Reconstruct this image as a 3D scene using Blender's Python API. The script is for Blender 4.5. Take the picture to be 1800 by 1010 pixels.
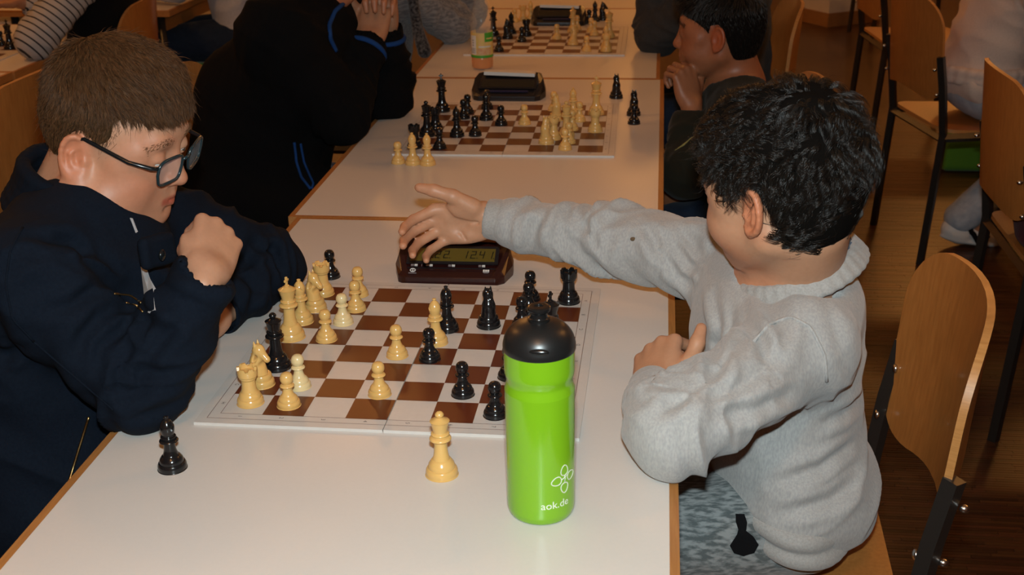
import bpy, bmesh, math, random
import numpy as np
from mathutils import Vector, Matrix
random.seed(7); np.random.seed(7)
for o in list(bpy.data.objects): bpy.data.objects.remove(o)
SC = bpy.context.scene
COL = SC.collection
T = 0.74                                   # table-top height
PI = math.pi
A3 = lambda *v: np.array(v, float)

# ------------------------------------------------------------------ camera, world, light, exposure
cam_data = bpy.data.cameras.new('camera'); cam = bpy.data.objects.new('camera', cam_data); COL.objects.link(cam)
cam.matrix_world = Matrix(((0.9931116726, -0.0256318243, 0.1143337890, 0.5515966),
                           (0.1156129081, 0.3729925795, -0.9206031670, -1.3529968),
                           (-0.0190489162, 0.9274802129, 0.3733866542, 1.4788143), (0, 0, 0, 1)))
VIEW = cam.matrix_world.copy()
cam_data.sensor_width = 36; cam_data.lens = 36 * 2145.27 / 1800
cam_data.clip_start = 0.05; cam_data.clip_end = 60
cam_data.dof.use_dof = True; cam_data.dof.focus_distance = 1.72; cam_data.dof.aperture_fstop = 12.0
SC.camera = cam
W = bpy.data.worlds.new('world'); SC.world = W; W.use_nodes = True
W.node_tree.nodes['Background'].inputs[0].default_value = (0.9, 0.55, 0.3, 1)
W.node_tree.nodes['Background'].inputs[1].default_value = 0.02
SC.view_settings.view_transform = 'Standard'; SC.view_settings.look = 'None'
SC.view_settings.gamma = 1.0; SC.view_settings.use_curve_mapping = False
SC.view_settings.exposure = 0.0
SC.cycles.use_denoising = True
# the camera's pop-up flash, a hand's breadth above the lens
fl = bpy.data.lights.new('camera_flash', 'AREA'); fl.shape = 'RECTANGLE'; fl.size = 0.045; fl.size_y = 0.022
fl.energy = 24.0; fl.color = (0.84, 1.0, 1.03)
flo = bpy.data.objects.new('camera_flash', fl); COL.objects.link(flo)
flo.matrix_world = cam.matrix_world @ Matrix.Translation((0.0, 0.10, -0.01))
LAMP_COLOUR = (1.0, 0.42, 0.10)
LAMP_POWER = 40.0

# ------------------------------------------------------------------ materials
def nodes_of(m): return m.node_tree.nodes, m.node_tree.links
def pm(name, col, rough=0.5, spec=0.5, metal=0.0, coat=0.0, sss=0.0, noise=None, bump=None, attr=None, sheen=0.0,
       stretch=(1, 1, 1), trans=0.0, ior=1.5, alpha=1.0, coat_rough=0.1):
    """procedural principled material; noise=(scale, second colour, contrast), bump=(scale, strength, distance)"""
    m = bpy.data.materials.new(name); m.use_nodes = True
    N, L = nodes_of(m); b = N['Principled BSDF']
    c4 = (*col, 1)
    b.inputs['Base Color'].default_value = c4
    b.inputs['Roughness'].default_value = rough
    b.inputs['Specular IOR Level'].default_value = spec
    b.inputs['Metallic'].default_value = metal
    b.inputs['Coat Weight'].default_value = coat
    b.inputs['Coat Roughness'].default_value = coat_rough
    b.inputs['Sheen Weight'].default_value = sheen
    b.inputs['Transmission Weight'].default_value = trans
    b.inputs['IOR'].default_value = ior
    b.inputs['Alpha'].default_value = alpha
    if sss:
        b.inputs['Subsurface Weight'].default_value = sss
        b.inputs['Subsurface Radius'].default_value = (1.0, 0.4, 0.2)
        b.inputs['Subsurface Scale'].default_value = 0.006
    tc = N.new('ShaderNodeTexCoord'); mp = N.new('ShaderNodeMapping'); mp.inputs['Scale'].default_value = stretch
    L.new(tc.outputs['Object'], mp.inputs[0])
    src = None
    if attr:
        a = N.new('ShaderNodeAttribute'); a.attribute_name = attr; src = a.outputs['Color']
    if noise:
        sc, c2, con = noise
        n = N.new('ShaderNodeTexNoise'); n.inputs['Scale'].default_value = sc; n.inputs['Detail'].default_value = 6
        L.new(mp.outputs[0], n.inputs['Vector'])
        r = N.new('ShaderNodeValToRGB'); r.color_ramp.elements[0].position = 0.5 - con; r.color_ramp.elements[1].position = 0.5 + con
        L.new(n.outputs['Fac'], r.inputs[0])
        mx = N.new('ShaderNodeMix'); mx.data_type = 'RGBA'
        mx.inputs[6].default_value = c4; mx.inputs[7].default_value = (*c2, 1)
        if src is not None: L.new(src, mx.inputs[6])
        if src is not None: mx.blend_type = 'MULTIPLY'
        L.new(r.outputs[0], mx.inputs[0]); src = mx.outputs[2]
    if src is not None: L.new(src, b.inputs['Base Color'])
    if bump:
        sc, st, ds = bump
        n2 = N.new('ShaderNodeTexNoise'); n2.inputs['Scale'].default_value = sc; n2.inputs['Detail'].default_value = 4
        L.new(mp.outputs[0], n2.inputs['Vector'])
        bp = N.new('ShaderNodeBump'); bp.inputs['Strength'].default_value = st; bp.inputs['Distance'].default_value = ds
        L.new(n2.outputs['Fac'], bp.inputs['Height']); L.new(bp.outputs[0], b.inputs['Normal'])
    return m
def emit(name, col, strength):
    m = bpy.data.materials.new(name); m.use_nodes = True; N, L = nodes_of(m)
    b = N['Principled BSDF']; b.inputs['Base Color'].default_value = (*col, 1)
    b.inputs['Emission Color'].default_value = (*col, 1); b.inputs['Emission Strength'].default_value = strength
    return m

M = {}
M['laminate'] = pm('white_laminate', (0.66, 0.62, 0.58), rough=0.30, noise=(260, (0.645, 0.605, 0.565), 0.25))
M['laminate_back'] = pm('laminate_grain', (0.62, 0.52, 0.44), rough=0.24, noise=(60, (0.52, 0.43, 0.36), 0.25), stretch=(1, 14, 1))
M['beech_edge'] = pm('beech_edge', (0.42, 0.19, 0.055), rough=0.4, noise=(40, (0.33, 0.13, 0.035), 0.25), stretch=(8, 0.6, 8))
M['ply'] = pm('beech_plywood', (0.42, 0.170, 0.042), rough=0.32, noise=(22, (0.33, 0.125, 0.029), 0.22), stretch=(7, 7, 0.9), coat=0.25)
M['ply_edge'] = pm('plywood_edge', (0.50, 0.24, 0.075), rough=0.4, noise=(30, (0.36, 0.15, 0.04), 0.25), stretch=(1, 1, 14))
M['black_steel'] = pm('black_steel_tube', (0.018, 0.015, 0.013), rough=0.32, spec=0.5)
M['chrome'] = pm('bolt_steel', (0.6, 0.58, 0.55), rough=0.25, metal=1.0)
M['cream'] = pm('cream_plastic', (0.70, 0.43, 0.145), rough=0.2, spec=0.45, noise=(30, (0.66, 0.39, 0.12), 0.3), sss=0.08)
M['cream_pale'] = pm('pale_cream_plastic', (0.72, 0.56, 0.29), rough=0.22, spec=0.45)
M['black_piece'] = pm('black_plastic', (0.008, 0.008, 0.009), rough=0.16, spec=0.5)
M['sq_dark'] = pm('board_brown_print', (0.105, 0.022, 0.008), rough=0.36, spec=0.4, noise=(900, (0.115, 0.026, 0.010), 0.3))
M['sq_light'] = pm('board_white_print', (0.60, 0.565, 0.53), rough=0.36, spec=0.4, noise=(120, (0.57, 0.535, 0.50), 0.25))
M['line'] = pm('board_line_print', (0.13, 0.05, 0.03), rough=0.4)
M['letter'] = pm('board_letter_print', (0.06, 0.05, 0.05), rough=0.5)
M['mahogany'] = pm('clock_mahogany_plastic', (0.030, 0.0065, 0.005), rough=0.30, spec=0.5, noise=(60, (0.020, 0.004, 0.004), 0.3), stretch=(1, 6, 6))
M['clock_black'] = pm('clock_black_plastic', (0.010, 0.009, 0.011), rough=0.3)
M['lcd'] = pm('lcd_olive', (0.115, 0.078, 0.012), rough=0.2)
M['lcd_off'] = pm('lcd_dark', (0.020, 0.018, 0.012), rough=0.15)
M['lcd_seg'] = pm('lcd_segment', (0.012, 0.010, 0.004), rough=0.4)
M['label_white'] = pm('print_white', (0.62, 0.60, 0.57), rough=0.5)
M['label_grey'] = pm('print_grey', (0.20, 0.16, 0.16), rough=0.5)
M['lever'] = pm('clock_lever_tan', (0.36, 0.17, 0.05), rough=0.12, spec=0.6, coat=0.6)
M['blue_strip'] = pm('clock_blue_strip', (0.012, 0.014, 0.05), rough=0.3)
M['bottle_green'] = pm('bottle_green_paint', (0.185, 0.415, 0.010), rough=0.2, spec=0.5, coat=0.35)
M['bottle_cap'] = pm('bottle_cap_black', (0.010, 0.010, 0.010), rough=0.34, spec=0.5)
M['spout'] = pm('bottle_spout_black', (0.009, 0.009, 0.009), rough=0.2, spec=0.5)
M['print_white2'] = pm('bottle_white_print', (0.78, 0.82, 0.70), rough=0.4)
M['pet'] = pm('clear_pet_plastic', (.75, .70, .62), rough=0.06, spec=.6, alpha=.13)
M['juice'] = pm('orange_drink', (0.62, 0.19, 0.012), rough=0.08, alpha=.95)
M['lab_yellow'] = pm('label_yellow', (0.60, 0.50, 0.10), rough=0.4, noise=(60, (0.66, 0.42, 0.20), 0.2))
M['lab_green'] = pm('label_green', (0.055, 0.30, 0.03), rough=0.4)
M['lab_pink'] = pm('label_orange', (0.55, 0.27, 0.13), rough=0.4, noise=(90, (0.60, 0.45, 0.25), 0.2))
M['plaster'] = pm('white_plaster', (0.62, 0.56, 0.48), rough=0.85, noise=(9, (0.54, 0.48, 0.41), 0.3), bump=(60, 0.3, 0.004))
M['wall'] = pm('cream_wall', (0.50, 0.36, 0.22), rough=0.8, noise=(3, (0.44, 0.31, 0.18), 0.3))
M['wainscot'] = pm('brown_wood_wall', (0.10, 0.045, 0.018), rough=0.5, noise=(12, (0.07, 0.03, 0.012), 0.3), stretch=(6, 6, 0.6))
M['skirt'] = pm('oak_skirting', (0.34, 0.17, 0.06), rough=0.45, noise=(20, (0.26, 0.12, 0.04), 0.25), stretch=(1, 1, 8))
M['ceiling'] = pm('ceiling_paint', (0.55, 0.5, 0.44), rough=0.9)
M['strip'] = pm('parquet_strip_wood', (0.09, 0.038, 0.016), rough=0.36, attr='Col', noise=(50, (0.72, 0.66, 0.6), 0.3), stretch=(1, 14, 1), coat=0.15)
m = bpy.data.materials.new('parquet'); m.use_nodes = True; N, L = nodes_of(m); b = N['Principled BSDF']
tc = N.new('ShaderNodeTexCoord'); br = N.new('ShaderNodeTexBrick')
for k, v in (('Color1', (0.070, 0.028, 0.011, 1)), ('Color2', (0.040, 0.016, 0.0065, 1)), ('Mortar', (0.012, 0.006, 0.003, 1)), ('Scale', 1.0),
             ('Mortar Size', 0.0008), ('Brick Width', 0.16), ('Row Height', 0.010), ('Bias', 0.0)): br.inputs[k].default_value = v
L.new(tc.outputs['Object'], br.inputs['Vector']); L.new(br.outputs['Color'], b.inputs['Base Color'])
b.inputs['Roughness'].default_value = 0.36; b.inputs['Coat Weight'].default_value = 0.15
M['parquet'] = m

# ------------------------------------------------------------------ object helpers
def new_obj(name, mesh, mat=None, parent=None):
    o = bpy.data.objects.new(name, mesh); COL.objects.link(o)
    if mat is not None:
        if isinstance(mat, (list, tuple)):
            for q in mat: mesh.materials.append(q)
        else: mesh.materials.append(mat)
    if parent is not None: o.parent = parent
    return o
def thing(name, label, cat, loc=(0, 0, 0), rz=0.0, group=None):
    o = bpy.data.objects.new(name, None); COL.objects.link(o); o.empty_display_size = 0.05
    o.location = loc; o.rotation_euler = (0, 0, rz); tag(o, label, cat, group); return o
def tag(o, label=None, cat=None, group=None, kind=None):
    if label: o['label'] = label
    if cat: o['category'] = cat
    if group: o['group'] = group
    if kind: o['kind'] = kind
    return o
def bm_obj(name, bm, mat, parent=None, smooth=False, bevel=0.0, seg=2):
    if bevel:
        bmesh.ops.bevel(bm, geom=[e for e in bm.edges if len(e.link_faces) == 2 and e.calc_face_angle(0) > 0.6], offset=bevel, segments=seg, affect='EDGES', profile=0.7)
    bmesh.ops.recalc_face_normals(bm, faces=bm.faces)
    me = bpy.data.meshes.new(name); bm.to_mesh(me); bm.free()
    if smooth: me.polygons.foreach_set('use_smooth', [True] * len(me.polygons))
    return new_obj(name, me, mat, parent)
def bm_box(bm, c, s, R=None):
    v = []
    for dx in (-.5, .5):
        for dy in (-.5, .5):
            for dz in (-.5, .5):
                p = Vector((dx * s[0], dy * s[1], dz * s[2]))
                if R is not None: p = R @ p
                v.append(bm.verts.new(p + Vector(c)))
    for f in ((0, 1, 3, 2), (4, 6, 7, 5), (0, 4, 5, 1), (2, 3, 7, 6), (0, 2, 6, 4), (1, 5, 7, 3)): bm.faces.new([v[i] for i in f])
    return v
def box(name, c, s, mat, parent=None, bevel=0.0, R=None):
    bm = bmesh.new(); bm_box(bm, c, s, R); return bm_obj(name, bm, mat, parent, bevel=bevel)
def np_mesh(name, V, F, smooth=True):
    """V (n,3); F (m,4) or (m,3) index array"""
    me = bpy.data.meshes.new(name); V = np.asarray(V, np.float32); F = np.asarray(F, np.int32); k = F.shape[1]
    me.vertices.add(len(V)); me.vertices.foreach_set('co', V.ravel())
    me.loops.add(F.size); me.loops.foreach_set('vertex_index', F.ravel())
    me.polygons.add(len(F)); me.polygons.foreach_set('loop_start', np.arange(0, F.size, k, dtype=np.int32))
    me.polygons.foreach_set('loop_total', np.full(len(F), k, np.int32))
    me.polygons.foreach_set('use_smooth', np.full(len(F), smooth))
    me.update(calc_edges=True); me.validate(); return me
def set_col(me, cols, name='Col'):
    a = me.attributes.new(name, 'FLOAT_COLOR', 'POINT')
    a.data.foreach_set('color', np.concatenate([cols, np.ones((len(cols), 1))], 1).astype(np.float32).ravel())
def lathe_data(prof, seg=28):
    """prof: list of (r,z) bottom to top; closed at both ends"""
    V = []; F = []
    a = np.arange(seg) * 2 * PI / seg
    for r, z in prof: V += [(r * math.cos(t), r * math.sin(t), z) for t in a]
    for i in range(len(prof) - 1):
        for j in range(seg):
            j2 = (j + 1) % seg; F.append((i * seg + j, i * seg + j2, (i + 1) * seg + j2, (i + 1) * seg + j))
    return np.array(V), np.array(F)
def lathe(name, prof, seg=28, sharp=35):
    V, F = lathe_data(prof, seg); me = np_mesh(name, V, F)
    me.set_sharp_from_angle(angle=math.radians(sharp)); return me
def smooth_prof(pts, n=4):
    """Catmull-Rom through the points; a point given twice makes a corner"""
    out = []
    P = [pts[0]] + list(pts) + [pts[-1]]
    for i in range(1, len(P) - 2):
        p0, p1, p2, p3 = (np.array(P[i + k], float) for k in (-1, 0, 1, 2))
        if np.allclose(p1, p2): continue
        for t in np.arange(n) / n:
            q = 0.5 * ((2 * p1) + (-p0 + p2) * t + (2 * p0 - 5 * p1 + 4 * p2 - p3) * t * t + (-p0 + 3 * p1 - 3 * p2 + p3) * t ** 3)
            out.append((max(q[0], 1e-5), q[1]))
    out.append((max(pts[-1][0], 1e-5), pts[-1][1])); return out
def tube_data(pts, r, seg=8, closed=False):
    P = np.array(pts, float); n = len(P); rr = np.full(n, r) if np.isscalar(r) else np.array(r)
    if closed: tang = np.roll(P, -1, 0) - np.roll(P, 1, 0)
    else: tang = np.gradient(P, axis=0)
    tang /= np.linalg.norm(tang, axis=1)[:, None] + 1e-12
    up = np.array([0, 0, 1.0]) if abs(tang[0][2]) < 0.9 else np.array([1.0, 0, 0])
    V = []; u = np.cross(tang[0], up); u /= np.linalg.norm(u)
    for i in range(n):
        u = u - tang[i] * (u @ tang[i]); u /= np.linalg.norm(u); w = np.cross(tang[i], u)
        for k in range(seg):
            a = 2 * PI * k / seg; V.append(P[i] + rr[i] * (math.cos(a) * u + math.sin(a) * w))
    F = []
    for i in range(n if closed else n - 1):
        i2 = (i + 1) % n
        for k in range(seg):
            k2 = (k + 1) % seg; F.append((i * seg + k, i * seg + k2, i2 * seg + k2, i2 * seg + k))
    V = np.array(V)
    if not closed:
        c0, c1 = len(V), len(V) + 1
        V = np.concatenate([V, P[:1], P[-1:]])
        for k in range(0, seg, 2):
            F.append((c0, (k + 2) % seg, (k + 1) % seg, k)); b0 = (n - 1) * seg; F.append((c1, b0 + k, b0 + (k + 1) % seg, b0 + (k + 2) % seg))
    return V, np.array(F)
def tube(name, pts, r, mat, parent=None, seg=8, closed=False):
    V, F = tube_data(pts, r, seg, closed); return new_obj(name, np_mesh(name, V, F), mat, parent)
def join_data(parts):
    Vs, Fs, n = [], [], 0
    for V, F in parts: Vs.append(V); Fs.append(np.asarray(F) + n); n += len(V)
    return np.concatenate(Vs), np.concatenate(Fs)
def text_mesh(txt, size, align='CENTER'):
    cu = bpy.data.curves.new('text', 'FONT'); cu.body = txt; cu.size = size; cu.align_x = align; cu.align_y = 'CENTER'; cu.resolution_u = 3
    o = bpy.data.objects.new('text', cu); COL.objects.link(o)
    bpy.context.view_layer.update()
    me = bpy.data.meshes.new_from_object(o.evaluated_get(bpy.context.evaluated_depsgraph_get()))
    bpy.data.objects.remove(o); return me
def copy_tree(o, parent=None):
    c = o.copy(); COL.objects.link(c)
    if parent is not None: c.parent = parent
    for ch in list(o.children): copy_tree(ch, c)
    return c

# ------------------------------------------------------------------ smooth solid modelling (signed distances -> one mesh)
def nrm(v): v = np.asarray(v, float); return v / np.linalg.norm(v)
def frame(F, U):
    """columns forward, left, up"""
    F = nrm(F); Lf = nrm(np.cross(U, F)); return np.stack([F, Lf, np.cross(F, Lf)], 1)
class Solid:
    def __init__(s): s.ops = []
    def cone(s, a, b, ra, rb, k=0.01, sign=1):
        a = np.asarray(a, float); b = np.asarray(b, float)
        s.ops.append(('c', (a, b, ra, rb), k, sign, (a + b) / 2, np.linalg.norm(b - a) / 2 + max(ra, rb))); return s
    def ball(s, c, r, k=0.01, sign=1): return s.ell(c, (r, r, r), None, k, sign)
    def ell(s, c, r, R=None, k=0.01, sign=1):
        c = np.asarray(c, float); R = np.eye(3) if R is None else np.asarray(R)
        s.ops.append(('e', (c, np.asarray(r, float), R), k, sign, c, max(r))); return s
    def rbox(s, c, h, rad=0.005, R=None, k=0.005, sign=1):
        c = np.asarray(c, float); R = np.eye(3) if R is None else np.asarray(R)
        s.ops.append(('b', (c, np.asarray(h, float), R, rad), k, sign, c, float(np.linalg.norm(h)) + rad)); return s
    def chain(s, pts, rs, k=0.01, sign=1):
        for i in range(len(pts) - 1): s.cone(pts[i], pts[i + 1], rs[i], rs[i + 1], k, sign)
        return s
    def add(s, other, R=None, t=(0, 0, 0), sc=1.0):
        """append another solid's pieces, turned by R, scaled and moved"""
        R = np.eye(3) if R is None else np.asarray(R); t = np.asarray(t, float)
        f = lambda p: R @ (np.asarray(p) * sc) + t
        for ty, p, k, sg, c, r in other.ops:
            if ty == 'c': s.cone(f(p[0]), f(p[1]), p[2] * sc, p[3] * sc, k * sc, sg)
            elif ty == 'e': s.ell(f(p[0]), p[1] * sc, R @ p[2], k * sc, sg)
            else: s.rbox(f(p[0]), p[1] * sc, p[3] * sc, R @ p[2], k * sc, sg)
        return s
    @staticmethod
    def prim(ty, p, X):
        if ty == 'c':
            a, b, ra, rb = p; ba = b - a; l2 = max(ba @ ba, 1e-12); pa = X - a
            t = np.clip((pa @ ba) / l2, 0, 1)
            q = pa - t[..., None] * ba
            return np.sqrt((q * q).sum(-1)) - (ra + (rb - ra) * t)
        if ty == 'e':
            c, r, R = p; q = (X - c) @ R
            k0 = np.sqrt(((q / r) ** 2).sum(-1)); k1 = np.sqrt(((q / (r * r)) ** 2).sum(-1))
            return k0 * (k0 - 1) / np.maximum(k1, 1e-9)
        c, h, R, rad = p; q = np.abs((X - c) @ R) - (h - rad)
        return np.sqrt((np.maximum(q, 0) ** 2).sum(-1)) + np.minimum(q.max(-1), 0) - rad
    @staticmethod
    def comb(d, e, k, sign):
        if sign > 0:
            h = np.clip(0.5 + 0.5 * (d - e) / k, 0, 1); return d + (e - d) * h - k * h * (1 - h)
        h = np.clip(0.5 - 0.5 * (d + e) / k, 0, 1); return d + (-e - d) * h + k * h * (1 - h)
    def field(s, X, C=None, rad=None):
        """X (n,m,3) points in n groups with centre C and radius rad (cull by group), or (n,3) points"""
        if C is None: X = X[:, None, :]; C = X[:, 0]; rad = 0.0
        D = np.full(X.shape[:2], 0.3, np.float32)
        for ty, p, k, sg, c, r in s.ops:
            m = ((C - c) ** 2).sum(1) < (r + rad + 0.04 + k) ** 2
            if m.any(): D[m] = s.comb(D[m], s.prim(ty, p, X[m]).astype(np.float32), k, sg)
        return D
    def mesh(s, h, cut=None, lo=None, hi=None):
        """sparse surface nets at cell size h -> V, F"""
        pos = [o for o in s.ops if o[3] > 0]
        L0 = np.min([o[4] - o[5] for o in pos], 0) - 3 * h; H0 = np.max([o[4] + o[5] for o in pos], 0) + 3 * h
        if lo is not None: L0 = np.maximum(L0, lo)
        if hi is not None: H0 = np.minimum(H0, hi)
        B = 8; n = np.ceil((H0 - L0) / (h * B)).astype(int) + 1
        g = np.stack(np.meshgrid(*[np.arange(q) for q in n], indexing='ij'), -1).reshape(-1, 3)
        cen = L0 + (g + 0.5) * h * B
        rad = h * B * 0.87
        d = s.field(cen[:, None, :], cen, rad)[:, 0]
        keep = np.abs(d) < rad * 1.45 + 0.004
        g = g[keep]; cen = cen[keep]
        if not len(g): return np.zeros((0, 3)), np.zeros((0, 4), int)
        loc = np.stack(np.meshgrid(*[np.arange(B + 1)] * 3, indexing='ij'), -1)
        Vid = []; Vp = []; E = []
        NN = n * B + 2; enc = lambda q: (q[..., 0] * NN[1] + q[..., 1]) * NN[2] + q[..., 2]
        for s0 in range(0, len(g), 1200):
            gg = g[s0:s0 + 1200]; base = gg * B
            idx = base[:, None, None, None, :] + loc
            P = L0 + idx.reshape(len(gg), -1, 3) * h
            D = s.field(P, cen[s0:s0 + 1200], rad)
            if cut is not None: D = np.maximum(D, cut(P))
            D = D.reshape(len(gg), B + 1, B + 1, B + 1)
            ins = D < 0
            cnt = np.zeros((len(gg), B, B, B), int); acc = np.zeros((len(gg), B, B, B, 3)); num = np.zeros((len(gg), B, B, B))
            for a in range(2):
                for b in range(2):
                    for c in range(2): cnt += ins[:, a:B + a, b:B + b, c:B + c]
            act = (cnt > 0) & (cnt < 8)
            for ax in range(3):
                for o1 in range(2):
                    for o2 in range(2):
                        sl0 = [slice(None)] + [None] * 3; sl1 = list(sl0); off = np.zeros(3)
                        oth = [q for q in range(3) if q != ax]
                        sl0[1 + ax] = slice(0, B); sl1[1 + ax] = slice(1, B + 1)
                        for q, ov in zip(oth, (o1, o2)):
                            sl0[1 + q] = slice(ov, B + ov); sl1[1 + q] = slice(ov, B + ov); off[q] = ov
                        d0 = D[tuple(sl0)]; d1 = D[tuple(sl1)]; cr = (d0 < 0) != (d1 < 0)
                        t = np.where(cr, d0 / np.where(cr, d0 - d1, 1), 0)
                        pt = np.broadcast_to(off, t.shape + (3,)).copy(); pt[..., ax] += t
                        acc += pt * cr[..., None]; num += cr
            w = np.nonzero(act)
            cell = base[w[0]] + np.stack(w[1:], -1)
            Vid.append(enc(cell)); Vp.append(L0 + (cell + acc[w] / num[w][:, None]) * h)
            for ax in range(3):
                sl0 = [slice(None), slice(0, B), slice(0, B), slice(0, B)]; sl1 = list(sl0); sl1[1 + ax] = slice(1, B + 1)
                i0 = ins[tuple(sl0)]; i1 = ins[tuple(sl1)]; w = np.nonzero(i0 != i1)
                q = base[w[0]] + np.stack(w[1:], -1)
                a1, a2 = [(1, 2), (2, 0), (0, 1)][ax]
                u = np.zeros(3, int); u[a1] = 1; v = np.zeros(3, int); v[a2] = 1
                quad = np.stack([enc(q - u - v), enc(q - v), enc(q), enc(q - u)], -1)
                fl_ = i0[w]; quad[~fl_] = quad[~fl_][:, ::-1]; E.append(quad)
        Vid = np.concatenate(Vid); Vp = np.concatenate(Vp); E = np.concatenate(E)
        o = np.argsort(Vid); Vid = Vid[o]; Vp = Vp[o]
        k = np.searchsorted(Vid, E); k = np.minimum(k, len(Vid) - 1)
        ok = (Vid[k] == E).all(1)
        return Vp, k[ok]
def vnormals(V, F):
    n = np.cross(V[F[:, 2]] - V[F[:, 0]], V[F[:, 3]] - V[F[:, 1]]); out = np.zeros_like(V)
    for i in range(4):
        for a in range(3): out[:, a] += np.bincount(F[:, i], n[:, a], len(V))
    return out / (np.linalg.norm(out, axis=1)[:, None] + 1e-12)
def relax(V, F, it=1, lam=0.5):
    for _ in range(it):
        S = np.zeros_like(V); c = np.zeros(len(V))
        for i in range(4):
            for j in ((i + 1) % 4, (i - 1) % 4):
                c += np.bincount(F[:, i], minlength=len(V))
                for a in range(3): S[:, a] += np.bincount(F[:, i], V[F[:, j], a], len(V))
        V = V + lam * (S / np.maximum(c, 1)[:, None] - V)
    return V
_rt = np.random.RandomState(5).rand(4096)
def vnoise(P):
    """smooth value noise, one value in 0..1 per point"""
    i = np.floor(P).astype(int); f = P - i; f = f * f * (3 - 2 * f); r = 0
    for a in range(2):
        for b in range(2):
            for c in range(2):
                hsh = ((i[:, 0] + a) * 73 + (i[:, 1] + b) * 157 + (i[:, 2] + c) * 311) & 4095
                r = r + _rt[hsh] * np.where(a, f[:, 0], 1 - f[:, 0]) * np.where(b, f[:, 1], 1 - f[:, 1]) * np.where(c, f[:, 2], 1 - f[:, 2])
    return r
def ss(x, a, b): t = np.clip((x - a) / (b - a), 0, 1); return t * t * (3 - 2 * t)
def limb_folds(V, N, a, b, r, amp, freq, tilt=0.6, seed=0.0):
    """soft folds running round a sleeve or leg between joints a and b"""
    a = np.asarray(a); b = np.asarray(b); ax = b - a; Ln = np.linalg.norm(ax); ax = ax / Ln
    q = V - a; t = q @ ax; perp = q - t[:, None] * ax; d = np.linalg.norm(perp, axis=1)
    w = ss(t, -r, 0.0) * (1 - ss(t, Ln, Ln + r)) * (1 - ss(d, r * 1.15, r * 1.6))
    u = nrm(np.cross(ax, [0.3, 0.5, 0.81])); v = np.cross(ax, u)
    X = np.stack([t * freq + tilt * freq * (perp @ u), (perp @ u) * freq * 0.55 + seed + t * freq * .35, (perp @ v) * freq * 0.55 + 3.1 * seed], 1)
    n = 1 - np.abs(2 * vnoise(X) - 1) * 1.6
    return w * amp * (n - 0.3) * (1 - ss(t, .70 * Ln, .84 * Ln) if seed > 4 else 1)
def largest(V, F):
    """only the largest connected piece of a mesh"""
    lab = np.arange(len(V))
    while True:
        m = lab[F].min(1); new = lab.copy()
        for i in range(4): np.minimum.at(new, F[:, i], m)
        new = new[new]
        if (new == lab).all(): break
        lab = new
    k = np.bincount(lab, minlength=len(V)).argmax(); ok = lab == k; idx = np.cumsum(ok) - 1
    return V[ok], idx[F[ok[F[:, 0]]]]
def solid_obj(name, S, h, mat, parent, cut=None, disp=None, col=None, rel=1, lo=None, hi=None):
    V, F = S.mesh(h, cut, lo, hi)
    if rel: V = relax(V, F, rel)
    if disp is not None:
        n = vnormals(V, F); V = V + n * disp(V, n)[:, None]
    me = np_mesh(name, V, F)
    if col is not None: set_col(me, col(V))
    return new_obj(name, me, mat, parent)

# ------------------------------------------------------------------ the setting
def plane(name, x0, x1, y0, y1, z, mat):
    bm = bmesh.new(); vs = [bm.verts.new(p) for p in ((x0, y0, z), (x1, y0, z), (x1, y1, z), (x0, y1, z))]; bm.faces.new(vs)
    return bm_obj(name, bm, mat)
X0, X1, Y0, Y1, ZC = -4.2, 4.6, -3.4, 9.2, 3.3
floor = box('floor', ((X0 + X1) / 2, (Y0 + Y1) / 2, -0.05), (X1 - X0, Y1 - Y0, 0.1), M['parquet']); tag(floor, kind='structure')
# the narrow parquet strips nearest the camera, thousands of them: real strips with gaps, joined
V, F, Cc = [], [], []
rs = np.random.RandomState(3)
SW, SL = 0.0105, 0.17
for j in range(int(4.9 / SW)):
    y = -0.55 + j * SW; xo = rs.rand() * SL
    xs = np.arange(-1.6 - xo, 3.3, SL); n = len(xs)
    e = 0.0006; zt = 0.0022 + rs.rand(n) * 0.0005
    q = np.zeros((n, 8, 3)); xa, xb = xs + e, xs + SL - e; ya, yb = y + e, y + SW - e
    for i, (xx, yy, zz) in enumerate(((xa, ya, 0), (xb, ya, 0), (xb, yb, 0), (xa, yb, 0), (xa, ya, 1), (xb, ya, 1), (xb, yb, 1), (xa, yb, 1))):
        q[:, i, 0] = xx; q[:, i, 1] = yy; q[:, i, 2] = zt * zz
    b0 = (np.arange(n) * 8)[:, None, None] + sum(len(v) for v in V)
    F.append((b0 + np.array([[4, 5, 6, 7], [0, 1, 5, 4], [2, 3, 7, 6], [1, 2, 6, 5], [3, 0, 4, 7]])).reshape(-1, 4))
    V.append(q.reshape(-1, 3)); k = 0.55 + rs.rand(n) * 0.85
    cc = np.stack([0.060 * k, 0.0225 * k * (0.9 + 0.2 * rs.rand(n)), 0.0085 * k], 1); Cc.append(np.repeat(cc, 8, 0))
me = np_mesh('parquet_strips', np.concatenate(V), np.concatenate(F), smooth=False); set_col(me, np.concatenate(Cc))
tag(new_obj('parquet_strips', me, M['strip'], floor), kind='stuff')
for nm, c, s, mt in (('wall_back', ((X0 + X1) / 2, Y1 + .05, ZC / 2), (X1 - X0, .1, ZC), M['wall']),
                     ('wall_front', ((X0 + X1) / 2, Y0 - .05, ZC / 2), (X1 - X0, .1, ZC), M['wall']),
                     ('wall_left', (X0 - .05, (Y0 + Y1) / 2, ZC / 2), (.1, Y1 - Y0, ZC), M['wall']),
                     ('wall_right', (X1 + .05, (Y0 + Y1) / 2, ZC / 2), (.1, Y1 - Y0, ZC), M['wainscot']),
                     ('ceiling', ((X0 + X1) / 2, (Y0 + Y1) / 2, ZC + .05), (X1 - X0, Y1 - Y0, .1), M['ceiling'])):
    tag(box(nm, c, s, mt), kind='structure')
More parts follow.
